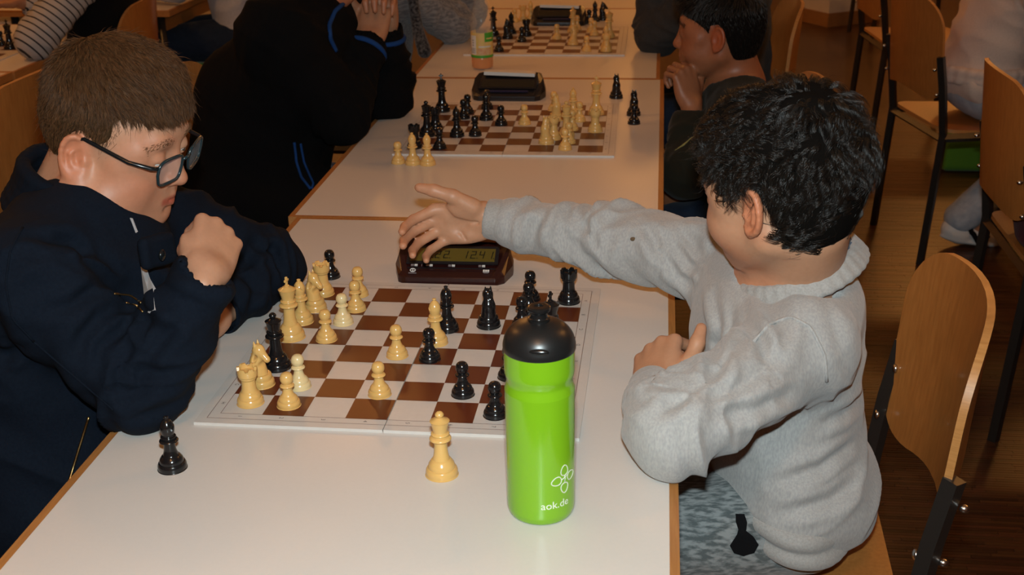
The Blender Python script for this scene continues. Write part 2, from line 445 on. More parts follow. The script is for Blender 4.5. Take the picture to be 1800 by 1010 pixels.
tag(box('baseboard_back', ((X0 + X1) / 2, Y1 - .01, .05), (X1 - X0, .02, .1), M['skirt'], bevel=.004), kind='structure')
tag(box('baseboard_right', (X1 - .01, (Y0 + Y1) / 2, .05), (.02, Y1 - Y0, .1), M['skirt'], bevel=.004), kind='structure')
def pillar(name, c, w, d, rz, skirt=True):
    p = bpy.data.objects.new(name, None); COL.objects.link(p); p.location = (c[0], c[1], 0); p.rotation_euler = (0, 0, rz); tag(p, kind='structure')
    box('pillar_shaft', (0, 0, ZC / 2), (w, d, ZC), M['plaster'], p, bevel=.006)
    for sx, sy, lx, ly in () if not skirt else ((0, -1, w + .024, .012), (0, 1, w + .024, .012), (-1, 0, .012, d), (1, 0, .012, d)):
        box('pillar_skirting', (sx * (w / 2 + .006), sy * (d / 2 + .006), .045), (lx, ly, .09), M['skirt'], p)
    return p
pillar('pillar', (1.755, 7.36), 0.38, 0.42, -1.02)
pillar('pillar.001', (-1.30, 8.0), 0.42, 0.42, 0.05)
pillar('pillar.002', (-2.62, 5.60), 0.40, 2.6, 0.0, False)
# ceiling lamps of the hall, two rows of warm opal globes on short rods
def ceiling_lamp(x, y, label):
    t = thing('ceiling_lamp', label, 'lamp', (x, y, ZC), 0, 'warm globe lamps under the ceiling')
    box('canopy', (0, 0, -.012), (.12, .12, .024), M['black_steel'], t, bevel=.006)
    tube('rod', [(0, 0, -.02), (0, 0, -.36)], .008, M['black_steel'], t)
    a = np.linspace(-PI / 2, PI / 2, 12)
    me = lathe('globe', [(max(.15 * math.cos(q), 1e-4), -.50 + .15 * math.sin(q)) for q in a], 20)
    g_ = new_obj('globe', me, M['globe'], t)
    if x == .42 and y > 8: g_.scale = (.62, .62, .62); g_.location = (0, 0, -.16)
    return t
M['globe'] = emit('lamp_globe', LAMP_COLOUR, LAMP_POWER)
for i, (x, y) in enumerate([(0.42, 8.2), (-1.9, 8.2), (2.8, 8.2), (-1.2, 5.0), (-3.4, 5.4), (3.2, 5.4), (-2.2, 1.6), (2.8, 1.6), (0.42, -1.8)]):
    ceiling_lamp(x, y, 'warm white globe lamp hanging on a short rod below the ceiling')

# ------------------------------------------------------------------ tables
def table(name, x0, x1, y0, y1, label, top, rz=0.0, grp='school tables in rows'):
    cx, cy = (x0 + x1) / 2, (y0 + y1) / 2
    t = thing(name, label, 'table', (cx, cy, 0), rz, grp)
    w, l = (x1 - x0), (y1 - y0); e = 0.0105
    box('table_top', (0, 0, T - .0115), (w - 2 * e, l - 2 * e, .023), top, t)
    for sx in (-1, 1): box('edge_strip', (sx * (w / 2 - e / 2), 0, T - .0118), (e, l, .0234), M['beech_edge'], t, bevel=.0018)
    for sy in (-1, 1): box('edge_strip', (0, sy * (l / 2 - e / 2), T - .0118), (w - 2 * e, e, .0234), M['beech_edge'], t, bevel=.0018)
    for sx in (-1, 1): box('apron', (sx * (w / 2 - .07), 0, T - .06), (.02, l - .16, .07), M['beech_edge'], t)
    for sy in (-1, 1): box('apron', (0, sy * (l / 2 - .07), T - .06), (w - .16, .02, .07), M['beech_edge'], t)
    for sx in (-1, 1):
        for sy in (-1, 1): tube('leg', [(sx * (w / 2 - .06), sy * (l / 2 - .06), T - .03), (sx * (w / 2 - .06), sy * (l / 2 - .06), 0.0)], .016, M['black_steel'], t)
    return t
table('school_table', -.1275, .5870, -.405, .7985, 'white topped table with the green bottle and nearest chess game', M['laminate'])
table('school_table', -.1450, .5685, .8005, 2.039, 'white topped table with second chess game, behind the handshake', M['laminate'])
table('school_table', -.1480, .5570, 2.041, 3.243, 'white topped table with the third chess game and juice bottle', M['laminate'])
table('school_table', -.1500, .5560, 3.245, 4.445, 'table at the far end of the middle row, beyond the third clock', M['laminate'])
table('school_table', -2.08, -1.372, 1.10, 2.082, 'table at left row near end, behind the empty chair', M['laminate'])
table('school_table', -2.08, -1.365, 2.084, 2.90, 'table under the elbow in the striped sleeve', M['laminate'])
table('school_table', -2.04, -1.318, 3.20, 4.40, 'far left table at the knees of the person in jeans', M['laminate'])
table('school_table', 1.98, 2.68, 1.1, 2.3, 'table at right row, in front of the person in grey and red', M['laminate'])
table('school_table', 1.98, 2.68, 2.302, 3.5, 'table at right row, in front of the person in beige sweatshirt', M['laminate'])

# ------------------------------------------------------------------ chess boards
SQ = 0.055
def board(name, ox, oy, rz, label, letters=True):
    """grid corner (near, left) at ox, oy"""
    t = thing(name, label, 'chessboard', (ox, oy, T), rz, 'folding chess boards')
    mg, th = 0.027, 0.004
    for hx in (0, 1):
        bm = bmesh.new()
        xa, xb = (-mg, 4 * SQ - .0006) if hx == 0 else (4 * SQ + .0006, 8 * SQ + mg)
        bm_box(bm, ((xa + xb) / 2, 4 * SQ, th / 2), (xb - xa, 8 * SQ + 2 * mg, th))
        o = bm_obj('board_half', bm, M['sq_light'], t, bevel=.0009, seg=1)
        Vs, Fs = [], []
        def quad(x0, y0, x1, y1, z): Vs.append(np.array([(x0, y0, z), (x1, y0, z), (x1, y1, z), (x0, y1, z)])); Fs.append(np.arange(4) + 4 * len(Fs))
        for c in range(hx * 4, hx * 4 + 4):
            for r in range(8):
                if (c + r) % 2 == 1: quad(max(c * SQ, xa), r * SQ, min((c + 1) * SQ, xb), (r + 1) * SQ, th + .00018)
        me = np_mesh('dark_squares', np.concatenate(Vs), np.array(Fs), False); tag(new_obj('dark_squares', me, M['sq_dark'], o), 'brown printed squares')
        Vs, Fs = [], []; w = .0007; z = th + .00022
        for m_ in (0.0, 0.0135):
            l, r_, b_, u_ = -m_, 8 * SQ + m_, -m_, 8 * SQ + m_
            xl, xr = max(l, xa) if hx == 0 else xa, xb if hx == 0 else min(r_, xb)
            quad(xl - w, b_ - w, xr, b_, z); quad(xl - w, u_, xr, u_ + w, z)
            if hx == 0: quad(l - w, b_, l, u_, z)
            else: quad(r_, b_, r_ + w, u_, z)
        me = np_mesh('border_lines', np.concatenate(Vs), np.array(Fs), False); new_obj('border_lines', me, M['line'], o)
        if letters:
            for c in range(hx * 4, hx * 4 + 4):
                for yy, ang in ((-.0068, -PI / 2), (8 * SQ + .0068, PI / 2)):
                    q = new_obj('printed_digit', text_mesh(str(c + 1), .0078), M['letter'], o); q.location = ((c + .5) * SQ, yy, th + .0003); q.rotation_euler = (0, 0, ang)
            for r in range(8):
                xx, ang = (-.0068, -PI / 2) if hx == 0 else (8 * SQ + .0068, PI / 2)
                q = new_obj('printed_letter', text_mesh('HGFEDCBA'[r], .0078), M['letter'], o); q.location = (xx, (r + .5) * SQ, th + .0003); q.rotation_euler = (0, 0, ang)
    return t
BOARDS = {'nearest': (0.0, 0.0, -.0045), 'second': (-.0064, 1.2602, .0149), 'third': (-.018, 2.383, .006)}
board('chess_board', *BOARDS['nearest'], 'brown and white chessboard nearest the camera, between the two boys')
board('chess_board', *BOARDS['second'], 'brown and white chessboard on second table, behind the outstretched hand')
board('chess_board', *BOARDS['third'], 'brown and white chessboard on third table, beside the juice bottle', False)
board('chess_board', -1.96, 2.17, .01, 'chessboard on left table beside the striped sleeve', False)

# ------------------------------------------------------------------ chess pieces
P = {}
P['pawn'] = [(0, 0), (.0148, 0), (.0150, .0008), (.0152, .005), (.0140, .0078), (.0140, .0078), (.0128, .0084), (.0128, .0084), (.0124, .0115), (.0098, .0150), (.0098, .0150), (.0088, .0157), (.0088, .0157), (.0066, .021), (.0055, .0275), (.0055, .0275),
    (.0090, .0283), (.0094, .0295), (.0080, .0310), (.0080, .0310), (.0062, .0318), (.0062, .0325), (.0080, .0358), (.0086, .0395), (.0078, .0435), (.0052, .0468), (0, .048)]
P['rook'] = [(0, 0), (.0168, 0), (.0172, .001), (.0174, .0055), (.0160, .0088), (.0160, .0088), (.0148, .0094), (.0148, .0094), (.0142, .0130), (.0120, .0168), (.0120, .0168), (.0110, .0176), (.0110, .0176), (.0096, .023), (.0090, .0345), (.0090, .0345),
    (.0110, .0365), (.0112, .0385), (.0112, .0385), (.0122, .0402), (.0130, .0415), (.0134, .0530), (.0134, .0530), (.0098, .0530), (.0098, .0530), (.0095, .0465), (.0095, .0465), (0, .0462)]
P['bishop'] = [(0, 0), (.0165, 0), (.0169, .001), (.0171, .0055), (.0157, .0088), (.0157, .0088), (.0144, .0094), (.0144, .0094), (.0138, .0135), (.0106, .0180), (.0106, .0180), (.0094, .0188), (.0094, .0188), (.0072, .026), (.0064, .0355), (.0064, .0355),
    (.0108, .0366), (.0112, .0382), (.0096, .0398), (.0096, .0398), (.0074, .0404), (.0078, .0420), (.0092, .0425), (.0086, .0438), (.0068, .0444), (.0078, .049), (.0086, .0535), (.0080, .0585), (.0052, .0638), (.0026, .0662), (.0022, .0668), (.0030, .0680), (.0026, .0694), (0, .0702)]
P['queen'] = [(0, 0), (.0184, 0), (.0188, .001), (.0190, .006), (.0174, .0096), (.0174, .0096), (.0160, .0103), (.0160, .0103), (.0152, .0150), (.0116, .0205), (.0116, .0205), (.0102, .0214), (.0102, .0214), (.0082, .031), (.0073, .0455), (.0073, .0455),
    (.0124, .0468), (.0128, .0488), (.0108, .0506), (.0108, .0506), (.0086, .0514), (.0092, .0532), (.0110, .0540), (.0100, .0556), (.0084, .0564), (.0088, .0600), (.0108, .0690), (.0116, .0706), (.0116, .0706), (.0100, .0712), (.0064, .0735), (.0030, .0752), (.0030, .0752), (.0050, .0775), (.0048, .0800), (.0028, .0822), (0, .0830)]
P['king'] = [(0, 0), (.0194, 0), (.0198, .001), (.0200, .006), (.0184, .0100), (.0184, .0100), (.0168, .0107), (.0168, .0107), (.0160, .0155), (.0122, .0215), (.0122, .0215), (.0108, .0224), (.0108, .0224), (.0088, .032), (.0080, .0490), (.0080, .0490),
    (.0132, .0504), (.0136, .0524), (.0116, .0544), (.0116, .0544), (.0092, .0552), (.0098, .0572), (.0116, .0580), (.0106, .0596), (.0090, .0604), (.0096, .0650), (.0124, .0748), (.0130, .0764), (.0130, .0764), (.0112, .0772), (.0060, .0806), (.0036, .0814), (.0034, .0826), (0, .0828)]
PM = {}
for k, pr in P.items():
    if k == 'king':
        V1, F1 = lathe_data(smooth_prof(pr, 3), 28)
        bm = bmesh.new(); bm_box(bm, (0, 0, .0885), (.0034, .0036, .014)); bm_box(bm, (0, 0, .0900), (.0110, .0034, .0036)); bmesh.ops.bevel(bm, geom=bm.edges[:], offset=.0006, segments=1, affect='EDGES')
        me = bpy.data.meshes.new('x'); bm.to_mesh(me); bm.free(); me2 = lathe('king', smooth_prof(pr, 3), 28)
        b2 = bmesh.new(); b2.from_mesh(me2); b2.from_mesh(me); b2.to_mesh(me2); b2.free(); PM[k] = me2; continue
    if k == 'rook':                        # six battlements: the upper wall is cut by slots
        V1, F1 = lathe_data(smooth_prof(pr, 3), 36); V1 = V1.copy()
        rr = np.hypot(V1[:, 0], V1[:, 1]); ang = np.arctan2(V1[:, 1], V1[:, 0]); slot = (np.mod(ang * 6 / (2 * PI) + .5, 1) < .34) & (V1[:, 2] > .0500)
        V1[slot, 2] = .0490; me = np_mesh('rook', V1, F1); me.set_sharp_from_angle(angle=math.radians(35)); PM[k] = me; continue
    PM[k] = lathe(k, smooth_prof(pr, 3), 28)
# bishop's slanting cut: a thin dark notch pressed into the mitre
V1, F1 = lathe_data(smooth_prof(P['bishop'], 4), 40)
dd = (V1 - A3(.0045, 0, .0565)) @ nrm(A3(-.62, 0, .78)); cutm = (np.abs(dd) < .0011) & (V1[:, 0] > .0005) & (V1[:, 2] > .045)
V1[cutm, :2] *= 0.78; me = np_mesh('bishop', V1, F1); me.set_sharp_from_angle(angle=math.radians(40)); PM['bishop'] = me
S = Solid()                                # knight: horse head facing +x on a turned foot
S.cone((-.0015, 0, .016), (-.0035, 0, .034), .0118, .0092, .004); S.cone((-.0035, 0, .034), (-.0005, 0, .050), .0088, .0072, .006)
S.ell((.0005, 0, .0515), (.0078, .0062, .0085), None, .004); S.cone((.0015, 0, .0510), (.0125, 0, .0405), .0064, .0046, .004)
S.ell((.0135, 0, .0395), (.0042, .0040, .0038), None, .002)
for sy in (-1, 1):
    S.cone((-.0025, sy * .0036, .0575), (-.0030, sy * .0040, .0640), .0026, .0010, .0015)
    S.ball((.0052, sy * .0052, .0500), .0016, .001); S.ball((.0140, sy * .0034, .0405), .0010, .0008, -1)
    S.ell((-.001, sy * .0085, .041), (.0055, .0022, .010), frame((.25, 0, 1), (0, 1, 0)), .003, -1)
for i in range(7): S.cone((-.0128 + .0002 * i * i, -.003, .026 + .0048 * i), (-.0112 + .00035 * i * i, .003, .029 + .0048 * i), .0012, .0012, .001)
S.cone((.0075, -.006, .0325), (.0075, .006, .0325), .0042, .0042, .003, -1); S.cone((.0165, -.005, .0385), (.0105, .005, .0365), .0006, .0006, .0006, -1)
Vk, Fk = S.mesh(.00095, lo=A3(-.03, -.03, .0125)); Vk = relax(Vk, Fk, 1)
V2, F2 = lathe_data(smooth_prof([(0, 0), (.0170, 0), (.0174, .001), (.0176, .0055), (.0162, .0090), (.0162, .0090), (.0148, .0096), (.0148, .0096), (.0150, .0130), (.0140, .0160), (.0120, .0172), (0, .0175)], 3), 28)
V, F = join_data([(V2, F2), (Vk, Fk)]); me = np_mesh('knight', V, F); me.set_sharp_from_angle(angle=math.radians(50)); PM['knight'] = me
PIECE = {}
for k, me in PM.items():
    for c in ('cream', 'black_piece', 'cream_pale'):
        q = me.copy(); q.name = k + '_' + c; q.materials.append(M[c]); PIECE[k, c] = q
ORD = ['one', 'two', 'three', 'four', 'five', 'six', 'seven', 'eight']
KN = dict(p='pawn', r='rook', n='knight', b='bishop', q='queen', k='king')
def piece(code, x, y, label, grp, rz=0.0, z=T, pale=False):
    k = KN[code[0]]; mat_ = 'black_piece' if code[1] == 'b' else ('cream_pale' if pale else 'cream')
    o = bpy.data.objects.new(k, PIECE[k, mat_]); COL.objects.link(o); o.location = (x, y, z); o.rotation_euler = (0, 0, rz)
    tag(o, label, 'chess ' + k, grp); return o
def game(bname, lst):
    ox, oy, th = BOARDS[bname]; c, s = math.cos(th), math.sin(th)
    for it in lst:
        code, fx, fy = it[:3]; rz = it[3] if len(it) > 3 else 0.0; pale = len(it) > 4
        x, y = ox + (c * fx - s * fy) * SQ, oy + (s * fx + c * fy) * SQ
        cn = 'black' if code[1] == 'b' else ('pale cream' if pale else 'cream')
        piece(code, x, y, '%s %s on %s board, column %s from left, row %s from near edge' % (cn, KN[code[0]], bname, ORD[min(7, int(fx))], ORD[min(7, int(fy))]), 'chess pieces on the %s board' % bname, rz, T + .0042, pale)
game('nearest', [('rw', .54, .56), ('pw', 1.5, .51), ('pw', 1.48, 1.5, 0, 1), ('nw', .5, 1.55, -.35), ('qb', .6, 2.54), ('kw', .42, 4.38, 1.45), ('bw', .42, 5.42, -2.3), ('nw', .54, 6.35, -.45),
    ('rw', .47, 7.46), ('pw', 1.53, 7.46), ('pw', 1.71, 6.39), ('pw', 1.58, 5.43, 0, 1), ('pw', 1.41, 4.3), ('pw', 3.51, 3.45), ('pb', 4.39, 3.31), ('bw', 4.37, 4.33, 2.5), ('bb', 4.52, 5.22, .6),
    ('nb', 5.6, 5.56, 1.9), ('pw', 3.54, 1.25), ('pb', 5.55, 1.42), ('pb', 6.47, .43), ('rb', 7.64, 7.42), ('pb', 6.54, 7.5), ('pb', 6.59, 6.6), ('pb', 6.51, 5.59), ('kb', 7.45, 3.89, 1.2), ('pb', 6.54, 2.45)])
piece('pb', .018, .495, 'black pawn standing on the bare table beyond the cream rook', 'captured chess pieces')
piece('bb', -.014, -.134, 'black bishop standing alone on the table near the jacket elbow', 'captured chess pieces', .8)
piece('qw', .311, -.121, 'cream queen standing alone on the table left of the green bottle', 'captured chess pieces')
game('second', [('rb', .28, .48), ('pb', 1.33, .4), ('qb', .48, 2.39), ('rb', .67, 3.45), ('kb', .45, 6.75, .2), ('bb', 1.76, 2.38), ('pb', 2.53, 2.48), ('pb', 1.63, 5.45), ('pb', 1.68, 6.4), ('bb', 2.67, 5.24), ('pb', 2.46, 7.3), ('pb', 3.44, 4.3),
    ('pw', 4.45, 4.47), ('nw', 5.64, 1.33, .9), ('nw', 5.78, 5.2, 2.2), ('pw', 5.57, 7.03), ('qw', 6.41, 2.46), ('pw', 6.58, 1.4), ('pw', 6.48, .4), ('rw', 5.9, 2.0), ('pw', 6.59, 3.55), ('pw', 6.83, 5.05), ('bw', 6.5, 6.0, .5), ('kw', 7.52, 6.35), ('rw', 7.59, 3.29)])
for x, y, c, lb in ((-.007, 1.176, 'pw', 'cream pawn leftmost of three captured pieces before the second board'), (.027, 1.170, 'bw', 'cream bishop in the middle of three captured pieces before second board'),
                    (.060, 1.167, 'bw', 'cream bishop rightmost of three captured pieces before the second board'), (.444, 1.809, 'nb', 'black knight captured beyond the second board near the table edge'),
                    (.494, 1.626, 'nb', 'black knight seen from behind, captured, right of the second board'), (.497, 1.540, 'pb', 'black pawn captured, right of the second board by the table edge')):
    piece(c, x, y, lb, 'captured chess pieces', 1.75)
game('third', [('kb', .5, 5.2), ('pb', 1.4, .5), ('bb', 1.5, 6.0), ('nb', 1.45, 4.4, .5), ('rb', 2.5, 5.2), ('pb', 2.4, 3.4), ('pw', 4.4, 4.2), ('nw', 5.45, 2.5, 2.6), ('pw', 5.4, 7.3), ('qw', 5.2, 6.5), ('pw', 6.35, .5), ('rw', 7.45, .5), ('bw', 7.4, 1.6), ('pw', 6.55, 5.4), ('pw', 6.3, 6.4), ('kw', 7.45, 4.7)])
for x, y, c, lb in ((.309, 2.932, 'pb', 'black pawn captured right of the third clock'), (.327, 2.973, 'bb', 'black bishop captured between pawn and knight by the third clock'), (.354, 3.0, 'nb', 'black knight captured furthest from the third clock'),
                    (.046, 2.954, 'pw', 'cream pawn captured left of the third clock'), (.072, 2.985, 'rw', 'cream rook captured left of third clock, between pawn and bishop'), (.1, 2.98, 'bw', 'cream bishop captured touching distance left of third clock')):
    piece(c, x, y, lb, 'captured chess pieces', .3)
BOARDS['left'] = (-1.96, 2.17, .01)
game('left', [('kb', 7.5, 4.4), ('rb', 7.3, 2.6), ('bb', 6.5, 2.5), ('pb', 6.4, 5.5), ('qb', 6.5, 4.2), ('pw', 5.5, 6.5)])
piece('pb', -1.44, 2.63, 'black pawn captured beside the striped sleeve on the left table', 'captured chess pieces')

# ------------------------------------------------------------------ chess clocks
SEG = {'0': 'abcdef', '1': 'bc', '2': 'abged', '3': 'abgcd', '4': 'fgbc', '5': 'afgcd', '6': 'afgedc', '7': 'abc', '8': 'abcdefg', '9': 'abfgcd'}
def seven(txt, h, w=.5, pitch=.82, th=.10, slant=.12):
    """flat seven-segment digits, left at x=0, baseline at y=0"""
    Vs, Fs = [], []; x = 0.0
    def q(x0, y0, x1, y1):
        Vs.append(np.array([(a + slant * b, b, 0) for a, b in ((x0, y0), (x1, y0), (x1, y1), (x0, y1))])); Fs.append(np.arange(4) + 4 * len(Fs))
    W_, t_ = h * w, h * th
    for ch in txt:
        if ch == '.': q(x - h * .2, 0, x - h * .2 + t_, t_); continue
        if ch == ' ': x += h * pitch; continue
        for s_ in SEG[ch]:
            {'a': lambda: q(x, h - t_, x + W_, h), 'b': lambda: q(x + W_ - t_, h / 2 + t_ * .2, x + W_, h - t_ * .2), 'c': lambda: q(x + W_ - t_, t_ * .2, x + W_, h / 2 - t_ * .2), 'd': lambda: q(x, 0, x + W_, t_),
             'e': lambda: q(x, t_ * .2, x + t_, h / 2 - t_ * .2), 'f': lambda: q(x, h / 2 + t_ * .2, x + t_, h - t_ * .2), 'g': lambda: q(x, h / 2 - t_ / 2, x + W_, h / 2 + t_ / 2)}[s_]()
        x += h * pitch
    return np.concatenate(Vs), np.array(Fs)
def chess_clock(loc, rz, label, body, lcd, on, lever, sc=1.0):
    t = thing('chess_clock', label, 'clock', loc, rz, 'digital chess clocks'); t.scale = (sc, sc, sc)
    # outline in plan: front edge 146 wide, flaring to 198, then narrowing behind; height grows backwards
    plan = [(-.074, -.055), (.074, -.055), (.088, -.044), (.0985, -.006), (.098, .012), (.090, .040), (.080, .055), (-.080, .055), (-.090, .040), (-.098, .012), (-.0985, -.006), (-.088, -.044)]
    bm = bmesh.new(); bot = [bm.verts.new((x, y, 0.0)) for x, y in plan]
    def hz(y): return .014 + (y + .055) / .082 * .040 if y < .027 else .054
    mid = [bm.verts.new((x * 1.0, y, min(.012 + (y + .055) * .12, .02))) for x, y in plan]
    tp = [bm.verts.new((x * .93, y * .97 + .001, hz(y))) for x, y in plan]
    n = len(plan)
    for i in range(n):
        j = (i + 1) % n; bm.faces.new((bot[i], bot[j], mid[j], mid[i])); bm.faces.new((mid[i], mid[j], tp[j], tp[i]))
    bm.faces.new(tp); bm.faces.new(bot[::-1])
    bmesh.ops.triangulate(bm, faces=[f for f in bm.faces if len(f.verts) > 4])
    bm_obj('clock_body', bm, body, t, bevel=.0016, seg=2)
    sl = math.atan2(.040, .082); R_ = Matrix.Rotation(sl, 3, 'X')
    def onface(u, v, d=0.0):                      # point on the sloping front, v up the slope from its lower edge
        return Vector((u, -.0545, .0146)) + R_ @ Vector((0, v, d))
    def slab(name, u, v, w, h, d, mat, par=t, bev=0.0):
        o = box(name, (0, 0, 0), (w, h, .002), mat, par, bev); o.location = onface(u, v, d); o.rotation_euler = (sl, 0, 0); return o
    slab('display_surround', 0, .0480, .152, .040, .0008, M['clock_black'])
    slab('display', 0, .0475, .140, .0290, .0016, lcd)
    if on:
        V, F = join_data([(lambda q: (q[0] + A3(-.058, .0, 0), q[1]))(seven('13.22.', .0170)), (lambda q: (q[0] + A3(.015, 0, 0), q[1]))(seven('12.41.', .0170))])
        o = new_obj('display_digits', np_mesh('display_digits', V, F, False), M['lcd_seg'], t); o.location = onface(0, .0390, .0030); o.rotation_euler = (sl, 0, 0)
        for u in (-.062, -.037, .0, .050):
            slab('icon_outline', u - .003, .0248, .005, .0032, .0003, M['label_grey']); slab('icon', u + .003, .0248, .005, .0034, .0003, M['label_white'])
        slab('icon', -.0495, .0248, .0007, .0040, .0003, M['label_grey'])
        slab('groove', 0, .0195, .146, .0008, -.0004, M['clock_black'])
        a = np.linspace(0, 2 * PI, 20, endpoint=False)
        V, F = tube_data([(.0042 * math.cos(q), .0033 * math.sin(q), 0) for q in a], .0010, 6, True)
        o = new_obj('maker_emblem', np_mesh('maker_emblem', V, F), M['label_white'], t); o.location = onface(-.063, .0128, .0012); o.rotation_euler = (sl, 0, 0)
        slab('maker_emblem_bar', -.063, .0126, .0017, .0042, .0004, M['label_white']); slab('maker_line', -.063, .0072, .013, .0009, .0002, M['label_grey'])
        for i in range(3): slab('badge', .058 + .0036 * (i - 1), .0140, .0030, .0044, .0003, M['label_white'])
        slab('badge_line', .058, .0102, .0080, .0008, .0002, M['label_grey'])
    else: slab('front_stripe', 0, .0180, .110, .0065, .0004, M['blue_strip'])
    bm = bmesh.new(); bm_box(bm, (0, 0, 0), (.136, .030, .009)); o = bm_obj('rocker_lever', bm, lever, t, bevel=.0030, seg=3); o.location = (0, .036, .0545); o.rotation_euler = (0, .035, 0)
    return t
chess_clock((.2225, .526, T), .02, 'mahogany coloured chess clock under the outstretched hand, showing digits', M['mahogany'], M['lcd'], True, M['lever'])
chess_clock((.160, 1.815, T), .0, 'black chess clock behind the second board', M['clock_black'], M['lcd_off'], False, M['label_white'])
chess_clock((.205, 2.925, T), .03, 'black chess clock behind the third board', M['clock_black'], M['lcd_off'], False, M['label_white'])

# ------------------------------------------------------------------ drinking bottle and juice bottle
BR = .0378
bt = thing('drinking_bottle', 'bright green drinking bottle with black domed cap on the front table', 'bottle', (.4345, -.1875, T), 0)
pr = smooth_prof([(0, .0012), (.0300, .0), (.0300, .0), (.0345, .0020), (.0370, .0075), (BR, .016), (BR, .05), (BR, .10), (BR, .1475), (.0374, .1535), (.0362, .1590), (.0357, .1625), (.0362, .1665), (.0374, .1715), (BR, .1765), (BR, .185), (BR, .2005), (BR, .2005), (.0366, .2012), (.0366, .2012), (0, .2014)], 5)
new_obj('bottle_body', lathe('bottle_body', pr, 64), M['bottle_green'], bt)
pr = smooth_prof([(.0385, .1985), (.0388, .2000), (.0386, .2050), (.0362, .2135), (.0315, .2205), (.0250, .2258), (.0160, .2292), (.0112, .2302), (.0112, .2302), (0, .2303)], 5)
cap = new_obj('screw_cap', lathe('screw_cap', pr, 56), M['bottle_cap'], bt)
S = Solid().ell((0, 0, 0), (.0105, .0030, .0036), None, .001)
Vv, Ff = S.mesh(.0008); o = new_obj('cap_grip', np_mesh('cap_grip', Vv, Ff), M['spout'], cap); o.location = (.0035, -.0365, .2100); o.rotation_euler = (-.3, 0, 0)
pr = smooth_prof([(.0118, .2290), (.0118, .2330), (.0118, .2330), (.0098, .2336), (.0092, .2360), (.0092, .2400), (.0118, .2412), (.0124, .2432), (.0122, .2452), (.0122, .2452), (.0100, .2462), (.0050, .2462), (.0050, .2462), (.0045, .2450), (0, .2450)], 4)
new_obj('spout', lathe('spout', pr, 32), M['spout'], bt)
def wrap(V, a0, z0, r):                           # flat drawing -> the bottle's curved side
    a = a0 + V[:, 0] / r; rr = r + .0003 + V[:, 2]
    return np.stack([rr * np.cos(a), rr * np.sin(a), z0 + V[:, 1]], 1)
A0 = math.atan2(-1.165, .117)                     # the side of the bottle towards the camera
tm = text_mesh('aok.de', .0128); v = np.zeros(len(tm.vertices) * 3); tm.vertices.foreach_get('co', v); v = v.reshape(-1, 3)
ww = wrap(v, A0 + .44, .0270, BR); tm.vertices.foreach_set('co', ww.astype(np.float32).ravel()); tm.update(); new_obj('printed_text', tm, M['print_white2'], bt)
parts = []
def leafline(c, ang, L_, W_):
    pts = []
    for q in np.linspace(0, 2 * PI, 22, endpoint=False):
        x = L_ / 2 * math.cos(q); y = W_ / 2 * math.sin(q) * (1 - .25 * math.cos(q)) * (1.0 if abs(math.cos(q)) < .95 else .6)
        pts.append((c[0] + x * math.cos(ang) - y * math.sin(ang), c[1] + x * math.sin(ang) + y * math.cos(ang), 0))
    return pts
for c, ang, L_, W_ in (((.0, .0105), PI / 2, .0125, .0098), ((-.0105, -.0005), PI + .25, .0125, .0098), ((.0, -.0110), -PI / 2, .0125, .0098), ((.0105, .0008), .1, .0125, .0098)):
    parts.append(tube_data(leafline(c, ang, L_, W_), .00062, 5, True))
parts.append(tube_data([(-.004, 0, 0), (0, .0015, 0), (.004, .0032, 0)], .00062, 5)); parts.append(tube_data([(0, -.004, 0), (.001, 0, 0), (0, .004, 0)], .00062, 5))
V, F = join_data([(p_[0], p_[1]) for p_ in parts]); V = V * A3(1, 1, .4)
new_obj('leaf_emblem', np_mesh('leaf_emblem', wrap(V, A0 + .74, .0560, BR), F), M['print_white2'], bt)

jb = thing('juice_bottle', 'clear plastic bottle of orange drink with yellow label, on third table', 'bottle', (.0405, 2.170, T), 0)
prb = [(0, .004), (.020, .003), (.026, 0), (.0315, .006), (.0325, .018), (.0325, .018), (.0325, .030), (.0318, .034), (.0318, .034), (.0318, .112), (.0318, .112), (.0328, .118), (.0322, .135), (.0262, .165), (.0190, .195), (.0140, .212), (.0132, .220), (.0132, .236), (.0132, .236), (.0, .2365)]
new_obj('bottle_body', lathe('bottle_body', smooth_prof(prb, 4), 40), M['pet'], jb)
prj = [(0, .0045), (.0195, .0042), (.025, .0025), (.0302, .007), (.0312, .018), (.0312, .030), (.0306, .034), (.0306, .034), (.0306, .058), (.0306, .058), (0, .0585)]
new_obj('orange_drink', lathe('orange_drink', smooth_prof(prj, 4), 40), M['juice'], jb)
def band(name, z0, z1, a0, a1, r, mat):
    a = np.linspace(a0, a1, 24); V = np.concatenate([np.stack([r * np.cos(a), r * np.sin(a), np.full(24, z)], 1) for z in (z0, z1)])
    V = np.concatenate([V, V * A3(.988, .988, 1)])
    F = [(i, i + 1, 25 + i, 24 + i) for i in range(23)] + [(49 + i, 48 + i, 72 + i, 73 + i) for i in range(23)]
    return new_obj(name, np_mesh(name, V, np.array(F)), mat, jb)
jv = math.atan2(-3.52, .51)
band('label', .040, .108, jv - 2.6, jv + 2.6, .0323, M['lab_yellow'])
band('label_green_stripe', .0362, .0435, jv - 2.6, jv + 2.6, .0326, M['lab_green'])
band('label_green_field', .082, .1085, jv + .25, jv + 1.6, .0326, M['lab_green'])
band('label_orange_field', .045, .064, jv - .5, jv + .9, .0325, M['lab_pink'])
band('label_white_field', .046, .100, jv - 1.25, jv - .55, .0326, M['label_white'])
for i in range(4): band('label_print_line', .050 + .004 * i, .0515 + .004 * i, jv - 1.18, jv - .62, .0328, M['label_grey'])
for i, (za, zb) in enumerate(((.071, .074), (.078, .081), (.085, .088))): band('label_print_mark', za, zb, jv - .98, jv - .80, .0328, M['label_grey'])
band('label_print_line', .0665, .0705, jv - .3, jv + .85, .0328, M['label_white'])
